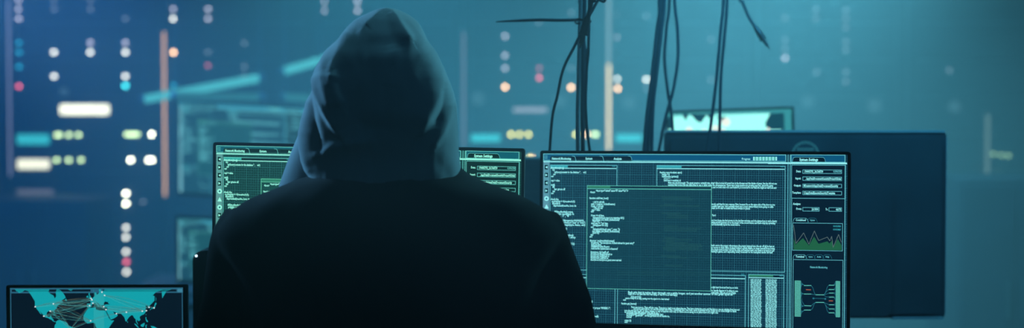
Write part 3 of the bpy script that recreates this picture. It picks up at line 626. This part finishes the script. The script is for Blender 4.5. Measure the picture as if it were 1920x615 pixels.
# ------------------------------------------------------------------ server racks
RY = 8.5; PX = F/RY
edges = [-277, 14, 305, 590, 866, 1138, 1420, 1700, 1980]
BLANK = 0
colr = {'w': ((225, 235, 225), 5), 'f': ((190, 195, 215), 2.6), 'g': ((190, 230, 165), 5), 'y': ((225, 225, 120), 6), 'o': ((255, 205, 150), 8), 'r': ((225, 95, 120), 4.5), 'c': ((60, 215, 225), 7), 'cf': ((30, 160, 195), 2.6), 'W': ((245, 255, 225), 12), 'gf': ((150, 200, 150), 1.5), 'vf': ((160, 185, 205), .7), 'rf': ((210, 100, 130), 1.6)}
LM = {k: mat_e('led_'+k, v[0], v[1]*1.5) for k, v in colr.items()}
leds = [(35,0,'f'),(35,17,'f'),(35,35,'f'),(101,0,'vf'),(101,17,'vf'),(169,17,'vf'),(169,0,'vf'),(235,35,'vf'),(325,17,'f'),(325,35,'w'),(390,17,'f'),(390,35,'f'),(36,80,'cf'),(36,98,'cf'),(36,125,'cf'),(36,162,'r'),
 (101,98,'w'),(101,143,'w'),(169,80,'f'),(169,98,'w'),(235,80,'f'),(235,98,'w'),(235,143,'w'),(235,161,'c'),(326,98,'o'),(327,160,'cf'),(390,98,'vf'),(390,123,'rf'),(458,81,'vf'),(458,125,'vf'),(458,143,'vf'),
 (107,253,'g'),(111,253,'g'),(129,253,'g'),(147,253,'g'),(238,252,'g'),(244,252,'g'),(251,252,'g'),(257,252,'g'),(285,252,'W'),(106,300,'g'),(129,300,'g'),(152,300,'g'),(245,300,'W'),(279,300,'W'),(285,300,'W'),
 (236,363,'W'),(236,382,'W'),(236,427,'w'),(236,445,'w'),(236,472,'w'),(237,491,'r'),(237,510,'w'),(268,378,'vf'),
 (607,3,'f'),(607,20,'f'),(670,3,'f'),(670,20,'f'),(947,68,'f'),(947,104,'f'),(947,128,'f'),(947,163,'o'),(1010,42,'vf'),(1011,128,'rf'),(1011,146,'r'),(1071,164,'o'),(1071,128,'vf'),(1071,24,'vf'),(1155,27,'vf'),(1155,70,'f'),(1157,148,'w'),(1158,166,'o'),
 (1212,149,'w'),(1212,166,'vf'),(1212,30,'vf'),(1333,74,'vf'),(1333,150,'vf'),(958,252,'y'),(974,252,'y'),(991,252,'y'),(1080,252,'y'),(1100,252,'o'),(1114,252,'g'),(1119,252,'g'),(993,296,'y'),(997,297,'o'),
 (1472,34,'vf'),(1472,75,'vf'),(1472,92,'vf'),(1472,109,'f'),(1530,18,'vf'),(1530,35,'vf'),(1531,135,'vf'),(1586,19,'vf'),(1586,35,'vf'),(1586,52,'vf'),(1586,78,'vf'),(1586,94,'vf'),(1586,135,'vf'),(1586,153,'vf'),(1780,132,'vf'),
 (1863,289,'gf'),(1878,291,'gf'),(1891,292,'gf'),(1815,330,'vf'),(1855,331,'o'),(1872,331,'g'),(1880,331,'g')]
bars = [(112,196,203,215,'W',.28),(31,252,91,271,'c',.20),(31,299,91,317,'W',.2),(882,252,938,266,'c',.2),(1153,252,1204,266,'c',.2),(962,202,1026,210,'f',.4),(-20,356,98,368,'f',.16),(325,176,345,180,'f',.1)]
big = [(897,185,15),(1179,192,15),(1050,190,15),(120,172,11),(1515,190,14),(1640,198,16),(1790,200,14)]  # wide dim discs imitate large out-of-focus light spots
barm = {}
def barmat(k, s):
    if (k, s) not in barm: barm[(k, s)] = mat_e('panel_'+k, colr[k][0], colr[k][1]*s)
    return barm[(k, s)]
look = ['with its face cut off by the left edge of the photo', 'with a bright white bar and a column of white lights', 'behind the hazy monitor, between orange strip and hood', 'half hidden behind the hooded head', 'behind the cable sheaf, with yellow lights in a row', 'behind the bunch of cables, with a cream strip at its side', 'of very faint lights behind the large dark monitor', 'dim and hazy with three green lights low down']
racks = []
UH = .178
for i in range(8):
    x0 = at(edges[i], 300, RY).x; x1 = at(edges[i+1], 300, RY).x; w = x1-x0-.016; cx = (x0+x1)/2
    r = empty('server_rack', (cx, RY, 0), 'tall dark server rack '+look[i], 'server rack', 'row of server racks along the back wall')
    m = MB()
    m.box(-w/2, 0, 0, -w/2+.035, .9, 2.25); m.box(w/2-.035, 0, 0, w/2, .9, 2.25); m.box(-w/2, 0, 2.2, w/2, .9, 2.25); m.box(-w/2, 0, 0, w/2, .9, .08); m.box(-w/2, .85, .08, w/2, .9, 2.2)
    m.build('cabinet', M['rack'], r)
    units = []
    for k in range(12):
        z0 = .085+k*(UH-.002); s = MB(); s.box(-w/2+.037, .03, z0, w/2-.037, .8, z0+UH-.008, bev=.003)
        s.box(-w/2+.045, .02, z0+.03, -w/2+.06, .03, z0+UH-.04); s.box(w/2-.06, .02, z0+.03, w/2-.045, .03, z0+UH-.04)
        for q in range(7): s.box(-w/2+.08+q*.01, .026, z0+.02, -w/2+.084+q*.01, .031, z0+UH-.03)
        units.append((z0, s.build('server', M['server'], r)))
    racks.append((x0, x1, cx, r, units))
def on_rack(x, y):
    p = at(x, y, RY+.02)
    for x0, x1, cx, r, u in racks:
        if x0 <= p.x < x1: return p, cx, r, u
def unit_of(u, z):
    return min(u, key=lambda t: abs(t[0]+UH/2-z))[1]
for x, y, k in leds:
    h = on_rack(x, y)
    if not h: continue
    p, cx, r, u = h; m = MB(); m.cyl((p.x-cx, .031, p.z), (p.x-cx, .012, p.z), .0085, n=16); m.cyl((p.x-cx, .012, p.z), (p.x-cx, .008, p.z), .0085, .005, n=16)
    m.build('indicator_light', LM[k], unit_of(u, p.z))
for x, y, rr in big:
    h = on_rack(x, y)
    if not h: continue
    p, cx, r, u = h; m = MB(); m.cyl((p.x-cx, .031, p.z), (p.x-cx, .015, p.z), rr/PX*.85, n=28); m.build('bokeh_disc', mat_e('dim_bokeh', (110, 165, 185), .26), unit_of(u, p.z))
for x0, y0, x1, y1, k, s in bars:
    if s < .001: continue
    h = on_rack(max(20, (x0+x1)/2), (y0+y1)/2)
    if not h: continue
    p, cx, r, u = h; a = at(x0, y0, RY+.01); b = at(x1, y1, RY+.01); m = MB(); m.rbox(max(a.x, racks[1][0]+.03 if x0 < 30 else -9)-cx, b.z, b.x-cx, a.z, .012, .031, .008); m.build('status_panel', barmat(k, s), unit_of(u, p.z))
# upright light strips on the rack seams
for x, y0, y1, rgb, s, lb in [(14, 0, 330, (140, 155, 195), 1.3, 0), (305, 60, 368, (240, 190, 140), 2.0, 0), (866, 60, 276, (130, 130, 155), .9, 0), (1138, 120, 282, (235, 215, 165), 2.6, 0), (1138, -30, 118, (150, 175, 180), 1.1, 0), (1848, 215, 330, (120, 150, 145), .8, 0)]:
    h = on_rack(x+3, 200); p, cx, r, u = h; a = at(x+.8, y0, RY-.01); b = at(x+6, y1, RY-.01); m = MB()
    m.box(a.x-cx, -.022, b.z, b.x-cx, 0, a.z, bev=.002)
    m.build('light_strip', mat_e('strip', rgb, s), r)
# slanted tube lights in front of the racks, hung on thin wires
for (xa, ya, xb, yb, s, th_, lb) in [(272, 186, 487, 146, 1.35, .019, 'long slanted cyan tube light glowing above the hazy monitor'), (533, 133, 620, 108, 1.3, .019, 'short slanted cyan tube light beside the hood'), (330, 180, 487, 182, .34, .017, 'faint level reflection streak, shaped as a tube, just above the hazy monitor'), (535, 182, 600, 186, .34, .017, 'faint short level reflection streak, shaped as a tube, touching the left edge of the hood')]:
    TY = 8.0 if s > .5 else 7.7; p, q = at(xa, ya, TY), at(xb, yb, TY); c_ = (p+q)/2; r = empty('tube_light', c_, lb, 'tube light')  # faint level tubes are made up to stand in for reflections
    m = MB(); m.cyl(p-c_, q-c_, th_, n=16); m.build('tube', mat_e('cyan_tube', (80, 200, 205), s), r)
    d = (q-p).normalized()
    for e_, sg in ((p-c_, -1), (q-c_, 1)): m = MB(); m.cyl(e_, e_+d*sg*.02, th_*1.05, n=16); m.build('end_cap', M['metal'], r)
    for e_ in (p-c_, q-c_):
        m = MB(); m.cyl(e_+Vector((0, 0, .02)), Vector((e_.x, e_.y, 2.79-c_.z)), .002, n=6); m.build('wire', M['cable'], r)
# low cabinets standing before the racks
for xa, xb, yt, Y, lb in [(-60, 163, 376, 7.7, 'low dark cabinet at the left edge under the pale bar'), (1798, 2010, 336, 6.6, 'low dark cabinet at the right edge under the green lights')]:
    a, b = at(xa, yt, Y), at(xb, yt, Y); w = b.x-a.x; r = empty('low_cabinet', ((a.x+b.x)/2, Y, 0), lb, 'cabinet')
    m = MB(); m.box(-w/2, 0, 0, w/2, .5, a.z, bev=.006); m.build('carcass', M['rack'], r)
    for sx in (-1, 1):
        d_ = MB(); d_.box(min(sx*.004, sx*(w/2-.008)), -.018, .06, max(sx*.004, sx*(w/2-.008)), 0, a.z-.02, bev=.003); do = d_.build('door', M['server'], r)
        hd = MB(); hd.box(sx*.03-.006, -.034, a.z*.5, sx*.03+.006, -.018, a.z*.5+.14, bev=.002); hd.build('handle', M['metal'], do)

# ------------------------------------------------------------------ person
PY = 3.06; PS = F/PY
def person_pt(x, y, Y): return at(x, y, Y)
# --- hood
def interp(tab, y):
    ys = [t[0] for t in tab]
    return [float(np.interp(y, ys, [t[k] for t in tab])) for k in range(1, len(tab[0]))]
hoodT = [(18.5,724,726),(19.5,716,734),(22,707,744),(27,696,756),(33,683,768),(41,668,778),(50,659,785),(62,650,791),(80,634,799),(100,616,811),(125,601,825),(150,593,837),(175,588,847),(200,583,852),(225,577,854),(250,572,855),(275,572,856),(300,577,858),(330,588,862),(360,600,864)]
innerT = [(118,640,800),(126,604,818),(150,594,830),(175,585,838),(200,579,842),(225,568,844),(250,559,845),(275,549,846),(300,539,848),(325,530,850),(350,521,852),(375,514,854)]
creases = [  # polyline px, amplitude m, width on left side px, width on right side px
    ([(601,142),(607,165),(617,190),(630,218),(646,245)], .0085, 6, 26),
    ([(588,178),(580,205),(573,240),(574,275),(582,312),(590,330)], .010, 5, 12),
    ([(640,142),(641,160),(646,178),(656,198)], .0075, 12, 5),
    ([(737,24),(744,34),(753,50),(762,64),(772,80)], .0065, 14, 7),
    ([(715,24),(706,38),(692,52)], .004, 8, 12),
    ([(798,84),(812,105),(820,128),(824,155),(819,185),(808,212),(792,242)], .0062, 26, 9),
    ([(620,100),(622,140),(628,170),(640,205)], .005, 10, 14),
    ([(846,190),(840,220),(828,250),(812,275)], .004, 12, 8),
    ([(660,60),(650,80),(640,110),(636,140)], .004, 10, 12),
    ([(600,290),(640,272),(700,262)], .004, 10, 10),
    ([(745,95),(750,130),(745,165)], .0025, 18, 18)]
valleys = [([(590,165),(597,210),(606,250),(612,290)], -.006, 9, 9), ([(835,165),(832,195),(820,230)], -.004, 8, 8), ([(728,30),(733,60),(738,95)], -.003, 14, 14), ([(665,205),(700,235),(745,240)], -.003, 20, 20)]
def crease_h(x, y):
    h = 0
    for pl, amp, wl, wr in creases+valleys:
        best = 1e9; sd = 0; tt = 0
        for i in range(len(pl)-1):
            ax, ay = pl[i]; bx, by = pl[i+1]; dx, dy = bx-ax, by-ay; L2 = dx*dx+dy*dy
            t = max(0, min(1, ((x-ax)*dx+(y-ay)*dy)/L2)); px, py = ax+dx*t, ay+dy*t; d = math.hypot(x-px, y-py)
            if d < best: best = d; sd = dx*(y-ay)-dy*(x-ax); tt = (i+t)/(len(pl)-1)
        w = wl if sd > 0 else wr
        if best < 4*w: h += amp*math.exp(-(best/w)**1.6)*min(1, 4.5*min(tt+.12, 1.12-tt))
    return h
def hood_shell(tab, Yc, dback, dfront, a0, a1, nz, na, folds, pw=2.3):
    y0, y1 = tab[0][0], tab[-1][0]; vs = []
    ysv = [y0+(y1-y0)*((j/(nz-1))**1.35) for j in range(nz)]
    raw = np.array([interp(tab, y)+interp(dback, y)+interp(dfront, y) for y in ysv])
    sm_ = raw.copy()
    for wd, cols in ((4, (0, 1)), (14, (2, 3))):
        k = np.exp(-np.linspace(-2, 2, 2*wd+1)**2); k /= k.sum()
        for c in cols:
            e = raw[:, c]; pad = np.concatenate([2*e[0]-e[wd:0:-1], e, 2*e[-1]-e[-2:-wd-2:-1]]); sm_[:, c] = np.convolve(pad, k, 'valid')
    sm_[0] = raw[0]
    for j in range(nz):
        y = ysv[j]; l, r, db, df = [float(q) for q in sm_[j]]; db = max(db, .004); df = max(df, .004)
        for i in range(na):
            a = a0+(a1-a0)*i/(na-1)
            s, c = math.sin(a), math.cos(a)
            sx = math.copysign(abs(s)**(2/pw), s); cy = math.copysign(abs(c)**(2/pw), c)
            xx = (l+r)/2+(r-l)/2*sx; Y = Yc-db*cy if c > 0 else Yc-df*cy
            p = at(xx, y, PY); p = Vector((p.x, Y, p.z))
            if folds and c > -.2:
                px, py = xx, y; h = crease_h(px, py)
                h += .0018*(noise.noise(Vector((xx*.022, y*.014, 3)))) + .0012*noise.noise(Vector((xx*.06, y*.03, 8)))
                n = Vector((s*.7*min(1, abs(s)*1.2), -max(.25, c), .15)).normalized()
                fade = min(1, (y-y0)/14)
                p += n*1.5*h*fade*(.25+.75*max(0, c)**.5)
            vs.append(p)
    fs = [(j*na+i, j*na+i+1, (j+1)*na+i+1, (j+1)*na+i) for j in range(nz-1) for i in range(na-1)]
    return vs, fs
body_root_loc = Vector((at(745, 400, PY).x, 3.1, .47))
dbk = [(18.5,.012),(24,.028),(40,.055),(70,.085),(110,.108),(160,.122),(210,.125),(260,.112),(300,.10),(360,.10)]
dfr = [(18.5,.02),(30,.05),(60,.09),(100,.11),(160,.12),(360,.13)]
hb = MB()
v1, f1 = hood_shell(hoodT, PY+.0, dbk, dfr, -2.35, 2.35, 230, 250, True)
hb.add([v-body_root_loc for v in v1], f1)
dbk2 = [(118,.02),(150,.055),(200,.07),(260,.075),(375,.085)]
v2, f2 = hood_shell(innerT, PY+.045, dbk2, [(118,.09),(375,.11)], -2.2, 2.2, 120, 120, False, 2.0)
hb.add([v-body_root_loc for v in v2], f2)

# --- jacket rings
jackT = [(272,675,750),(276,655,770),(283,634,803),(290,618,838),(300,611,853),(314,606,861),(325,588,873),(335,562,889),(345,540,911),(352,521,936),(360,496,964),(370,473,990),(380,455,1011),(400,431,1038),(420,416,1053),(440,406,1060),(470,420,1045),(500,440,1025),(560,455,1010),(640,462,1000),(760,470,990),(930,480,985)]
jdb = [(272,.075),(290,.088),(314,.098),(345,.115),(380,.135),(440,.155),(520,.16),(930,.14)]
jb = MB(); na = 72; ny = 90; rows = []
for j in range(ny):
    y = 272+(930-272)*(j/(ny-1))**1.5; l, r = interp(jackT, y); db = interp(jdb, y)[0]; rows.append((y, l, r, db))
vs = []
for y, l, r, db in rows:
    for i in range(na):
        a = 2*PI*i/na; s, c = math.sin(a), math.cos(a); pw = 2.4 if y > 330 else 2.0
        sx = math.copysign(abs(s)**(2/pw), s); cy = math.copysign(abs(c)**(2/pw), c)
        p = at((l+r)/2+(r-l)/2*sx, y, PY); Y = PY+.005-(db if c > 0 else .11)*cy; vs.append(Vector((p.x, Y, p.z)))
fs = [(j*na+i, j*na+(i+1) % na, (j+1)*na+(i+1) % na, (j+1)*na+i) for j in range(ny-1) for i in range(na)]
fs += [tuple(range(na-1, -1, -1)), tuple(range((ny-1)*na, ny*na))]
jb.add([v-body_root_loc for v in vs], fs)
def armpath(sgn):
    if sgn < 0: xs = [(470,405,3.07),(456,450,3.07),(450,510,3.08),(446,570,3.09),(432,640,3.12),(425,720,3.17)]
    else: xs = [(1000,405,3.07),(1012,450,3.07),(1024,510,3.08),(1040,570,3.09),(1052,640,3.12),(1058,720,3.17)]
    return [at(*p) for p in xs]
rad = [.046, .052, .058, .064, .068, .062]
wr = {}
for sg in (-1, 1):
    P = armpath(sg); el = P[-1]; wrist = Vector((-.19+sg*.11, 3.29, .80)); wr[sg] = wrist
    P2 = P+[el.lerp(wrist, .3)+Vector((0, 0, -.01)), el.lerp(wrist, .65), wrist]
    R2 = rad+[.056, .047, .037]; sp = spline(P2, 6); rr = np.interp(np.linspace(0, len(P2)-1, len(sp)), range(len(P2)), R2)
    jb.tube([p-body_root_loc for p in sp], 0, 24, taper=list(rr))

# --- body, one continuous skinned figure
def skin_obj(chains, name, mats):
    """chains: lists of (point, radius); joints with identical points are shared"""
    bm = bmesh.new(); idx = {}; rl = {}
    for ch in chains:
        prev = None
        for p, r in ch:
            k = tuple(round(c, 4) for c in p)
            if k not in idx: idx[k] = bm.verts.new(p); rl[k] = r
            v = idx[k]
            if prev is not None and prev is not v and not bm.edges.get((prev, v)): bm.edges.new((prev, v))
            prev = v
    me = bpy.data.meshes.new(name); bm.to_mesh(me); keys = list(idx.keys()); bm.free()
    o = bpy.data.objects.new(name, me); COL.objects.link(o)
    md = o.modifiers.new('s', 'SKIN'); md.use_smooth_shade = True
    for k, v in enumerate(me.skin_vertices[0].data):
        r = rl[keys[k]]; v.radius = (r, r); v.use_root = (k == 0)
    s = o.modifiers.new('u', 'SUBSURF'); s.levels = 2; s.render_levels = 2
    dg = bpy.context.evaluated_depsgraph_get(); m2 = bpy.data.meshes.new_from_object(o.evaluated_get(dg)); bpy.data.objects.remove(o)
    return m2
x_ = body_root_loc.x
pel = Vector((x_, 3.09, .55)); chest = Vector((x_, 3.07, .93)); nk = Vector((x_, 3.07, 1.15)); hd0 = Vector((x_, 3.085, 1.22)); hd1 = Vector((x_, 3.095, 1.31)); hd2 = Vector((x_, 3.09, 1.375))
ch = [[(pel, .12), (Vector((x_, 3.08, .74)), .115), (chest, .125), (Vector((x_, 3.07, 1.05)), .09), (nk, .05), (hd0, .066), (hd1, .085), (hd2, .058)]]
for sg in (-1, 1):
    P = armpath(sg); sh = Vector((x_+sg*.17, 3.075, 1.04)); el = P[-1]
    ch.append([(Vector((x_, 3.07, 1.05)), .09), (sh, .052), (P[2].lerp(sh, .1), .045), (el, .036), (el.lerp(wr[sg], .5), .034), (wr[sg], .024)])
    w = wr[sg]; palm = Vector((w.x-sg*.015, w.y+.055, .775)); ch.append([(w, .024), (palm, .022)])
    kn = Vector((x_+sg*.13, 3.5, .57)); ank = Vector((x_+sg*.14, 3.46, .10)); toe = Vector((x_+sg*.15, 3.62, .035))
    ch.append([(pel, .12), (Vector((x_+sg*.10, 3.14, .54)), .085), (kn, .06), (ank, .042), (Vector((ank.x, ank.y, .05)), .035), (toe, .03)])
    for q in range(4):
        bx = palm.x+(q-1.5)*.019; L = (.075, .082, .078, .062)[q if sg > 0 else 3-q]
        b0 = Vector((bx, palm.y+.012, palm.z)); ch.append([(palm, .022), (b0, .0105), (Vector((bx, b0.y+L*.45, palm.z+.004)), .0088), (Vector((bx, b0.y+L*.8, palm.z-.012)), .008), (Vector((bx, b0.y+L, palm.z-.024)), .007)])
    t0 = Vector((w.x-sg*.035, w.y+.03, .772)); ch.append([(w, .024), (t0, .0115), (Vector((t0.x-sg*.018, t0.y+.03, .768)), .0095), (Vector((t0.x-sg*.022, t0.y+.052, .758)), .008)])
bmesh_body = skin_obj([[(p-body_root_loc, r) for p, r in c_] for c_ in ch], 'person', None)
# face features merged into the same mesh
bm = bmesh.new(); bm.from_mesh(bmesh_body)
def blob(c, s):
    r = bmesh.ops.create_uvsphere(bm, u_segments=12, v_segments=8, radius=1)
    for v in r['verts']: v.co = Vector((v.co.x*s[0], v.co.y*s[1], v.co.z*s[2]))+Vector(c)-body_root_loc
blob((x_, 3.185, 1.285), (.013, .018, .022))
for sg in (-1, 1): blob((x_+sg*.032, 3.168, 1.305), (.013, .010, .009)); blob((x_+sg*.082, 3.09, 1.29), (.01, .02, .03))
blob((x_, 3.172, 1.245), (.025, .010, .007)); blob((x_, 3.15, 1.222), (.035, .03, .022))
bm.to_mesh(bmesh_body); bm.free()
bmesh_body.materials.clear(); bmesh_body.materials.append(M['skin']); bmesh_body.materials.append(M['jeans'])
for p in bmesh_body.polygons:
    p.use_smooth = True; c_ = p.center
    z = c_.z+body_root_loc.z; p.material_index = 1 if (z < .70 and not (c_.y+body_root_loc.y > 3.37 and z > .68)) else 0
person = bpy.data.objects.new('person', bmesh_body); COL.objects.link(person); person.location = body_root_loc
tag(person, 'person seated with back turned, grey hood up under a black jacket, facing the monitors', 'person')
hood = hb.build('hood', M['hood'], person, smooth=True); hood['label'] = 'grey jersey hood pulled up over the head'
sl = hood.modifiers.new('thickness', 'SOLIDIFY'); sl.thickness = .0035; sl.offset = -1
jack = jb.build('jacket', M['jacket'], person, smooth=True); jack['label'] = 'black jacket'
rm = jack.modifiers.new('weld', 'REMESH'); rm.mode = 'VOXEL'; rm.voxel_size = .007; rm.use_smooth_shade = True
sm = jack.modifiers.new('soft', 'SMOOTH'); sm.factor = .6; sm.iterations = 10
tx = bpy.data.textures.new('cloth', 'CLOUDS'); tx.noise_scale = .12; tx.noise_depth = 1
dp = jack.modifiers.new('folds', 'DISPLACE'); dp.texture = tx; dp.strength = .012; dp.mid_level = .5
# stool under the person
st = empty('office_stool', (x_, 3.10, 0), 'dark padded stool under the seated hooded person', 'stool')
m = MB(); m.cyl((0, 0, .37), (0, 0, .425), .19, n=32); m.build('seat', M['plastic'], st); m = MB(); m.cyl((0, 0, .06), (0, 0, .37), .025, n=16); m.build('pole', M['metal'], st)
for k in range(5):
    t = k*2*PI/5; m = MB(); m.cyl((0, 0, .08), (math.cos(t)*.27, math.sin(t)*.27, .05), .02, .014, n=10); lo = m.build('leg', M['metal'], st); m = MB(); m.cyl((math.cos(t)*.27-.012, math.sin(t)*.27, .027), (math.cos(t)*.27+.012, math.sin(t)*.27, .027), .027, n=16); m.build('caster', M['plastic'], lo)

# ------------------------------------------------------------------ room
def wall(name, x0, y0, z0, x1, y1, z1, m):
    b = MB(); b.box(x0, y0, z0, x1, y1, z1); tag(b.build(name, m), kind='structure')
RX0, RX1, RYa, RYb, RZ = -3.6, 3.6, -1.2, 9.8, 2.8
wall('floor', RX0, RYa, -.1, RX1, RYb, 0, M['floor']); wall('ceiling', RX0, RYa, RZ, RX1, RYb, RZ+.1, M['wall'])
wall('wall_back', RX0, RYb, 0, RX1, RYb+.1, RZ, M['wall']); wall('wall_left', RX0-.1, RYa, 0, RX0, RYb, RZ, M['wall'])
wall('wall_right', RX1, RYa, 0, RX1+.1, RYb, RZ, M['wall']); wall('wall_front', RX0, RYa-.1, 0, RX1, RYa, RZ, M['wall'])

# ------------------------------------------------------------------ haze and light
w = bpy.data.worlds.new('haze'); SC.world = w; w.use_nodes = True; nt = w.node_tree; nt.nodes.clear()
vs_ = nt.nodes.new('ShaderNodeVolumeScatter'); vs_.inputs['Density'].default_value = .10; vs_.inputs['Color'].default_value = (.85, .95, 1, 1); vs_.inputs['Anisotropy'].default_value = 0.0
bg = nt.nodes.new('ShaderNodeBackground'); bg.inputs[0].default_value = (0, 0, 0, 1)
ow = nt.nodes.new('ShaderNodeOutputWorld'); nt.links.new(vs_.outputs[0], ow.inputs['Volume']); nt.links.new(bg.outputs[0], ow.inputs['Surface'])
def area(name, loc, to, size, power, rgb, spread=PI, sy=None):
    l = bpy.data.lights.new(name, 'AREA'); l.energy = power; l.color = lin(rgb); l.size = size; l.spread = spread
    if sy: l.shape = 'RECTANGLE'; l.size_y = sy
    o = bpy.data.objects.new(name, l); COL.objects.link(o); o.location = loc; o.rotation_euler = (Vector(to)-Vector(loc)).to_track_quat('-Z', 'Y').to_euler(); return o
area('haze_light_teal', (.85, 6.3, 2.0), (.85, 6.4, 0), 1.2, 112, (95, 200, 228), spread=2.45)
area('haze_light_centre', (-.45, 6.6, 2.05), (-.45, 6.7, 0), 1.0, 58, (75, 185, 225), spread=2.45)
area('haze_light_blue', (-1.8, 6.8, 2.1), (-1.8, 6.9, 0), 1.0, 48, (34, 130, 235), spread=2.45)
area('haze_light_right', (2.1, 6.4, 2.1), (2.1, 6.5, 0), .8, 13, (90, 185, 205), spread=2.45)
area('near_haze_light', (.66, 3.8, 1.95), (.7, 4.6, .9), 1.1, 7, (60, 170, 215), sy=.3, spread=2.2)
area('back_panel_light', (1.75, 3.7, 2.0), (.75, 4.15, .95), .8, .9, (80, 170, 215), spread=.8)
area('rim_left', (-1.55, 3.95, 1.68), (-.19, 3.05, 1.27), .22, 3.4, (105, 175, 222), spread=.5)
area('rim_right', (1.25, 4.0, 1.74), (-.19, 3.05, 1.29), .22, 2.1, (105, 200, 220), spread=.5)
area('top_soft', (-.2, 3.4, 2.3), (-.19, 3.05, 1.3), .3, .6, (100, 190, 215), spread=.6)
area('room_fill', (.25, 1.9, 2.5), (-.15, 3.0, 1.36), .6, .22, (60, 145, 200), spread=.5)
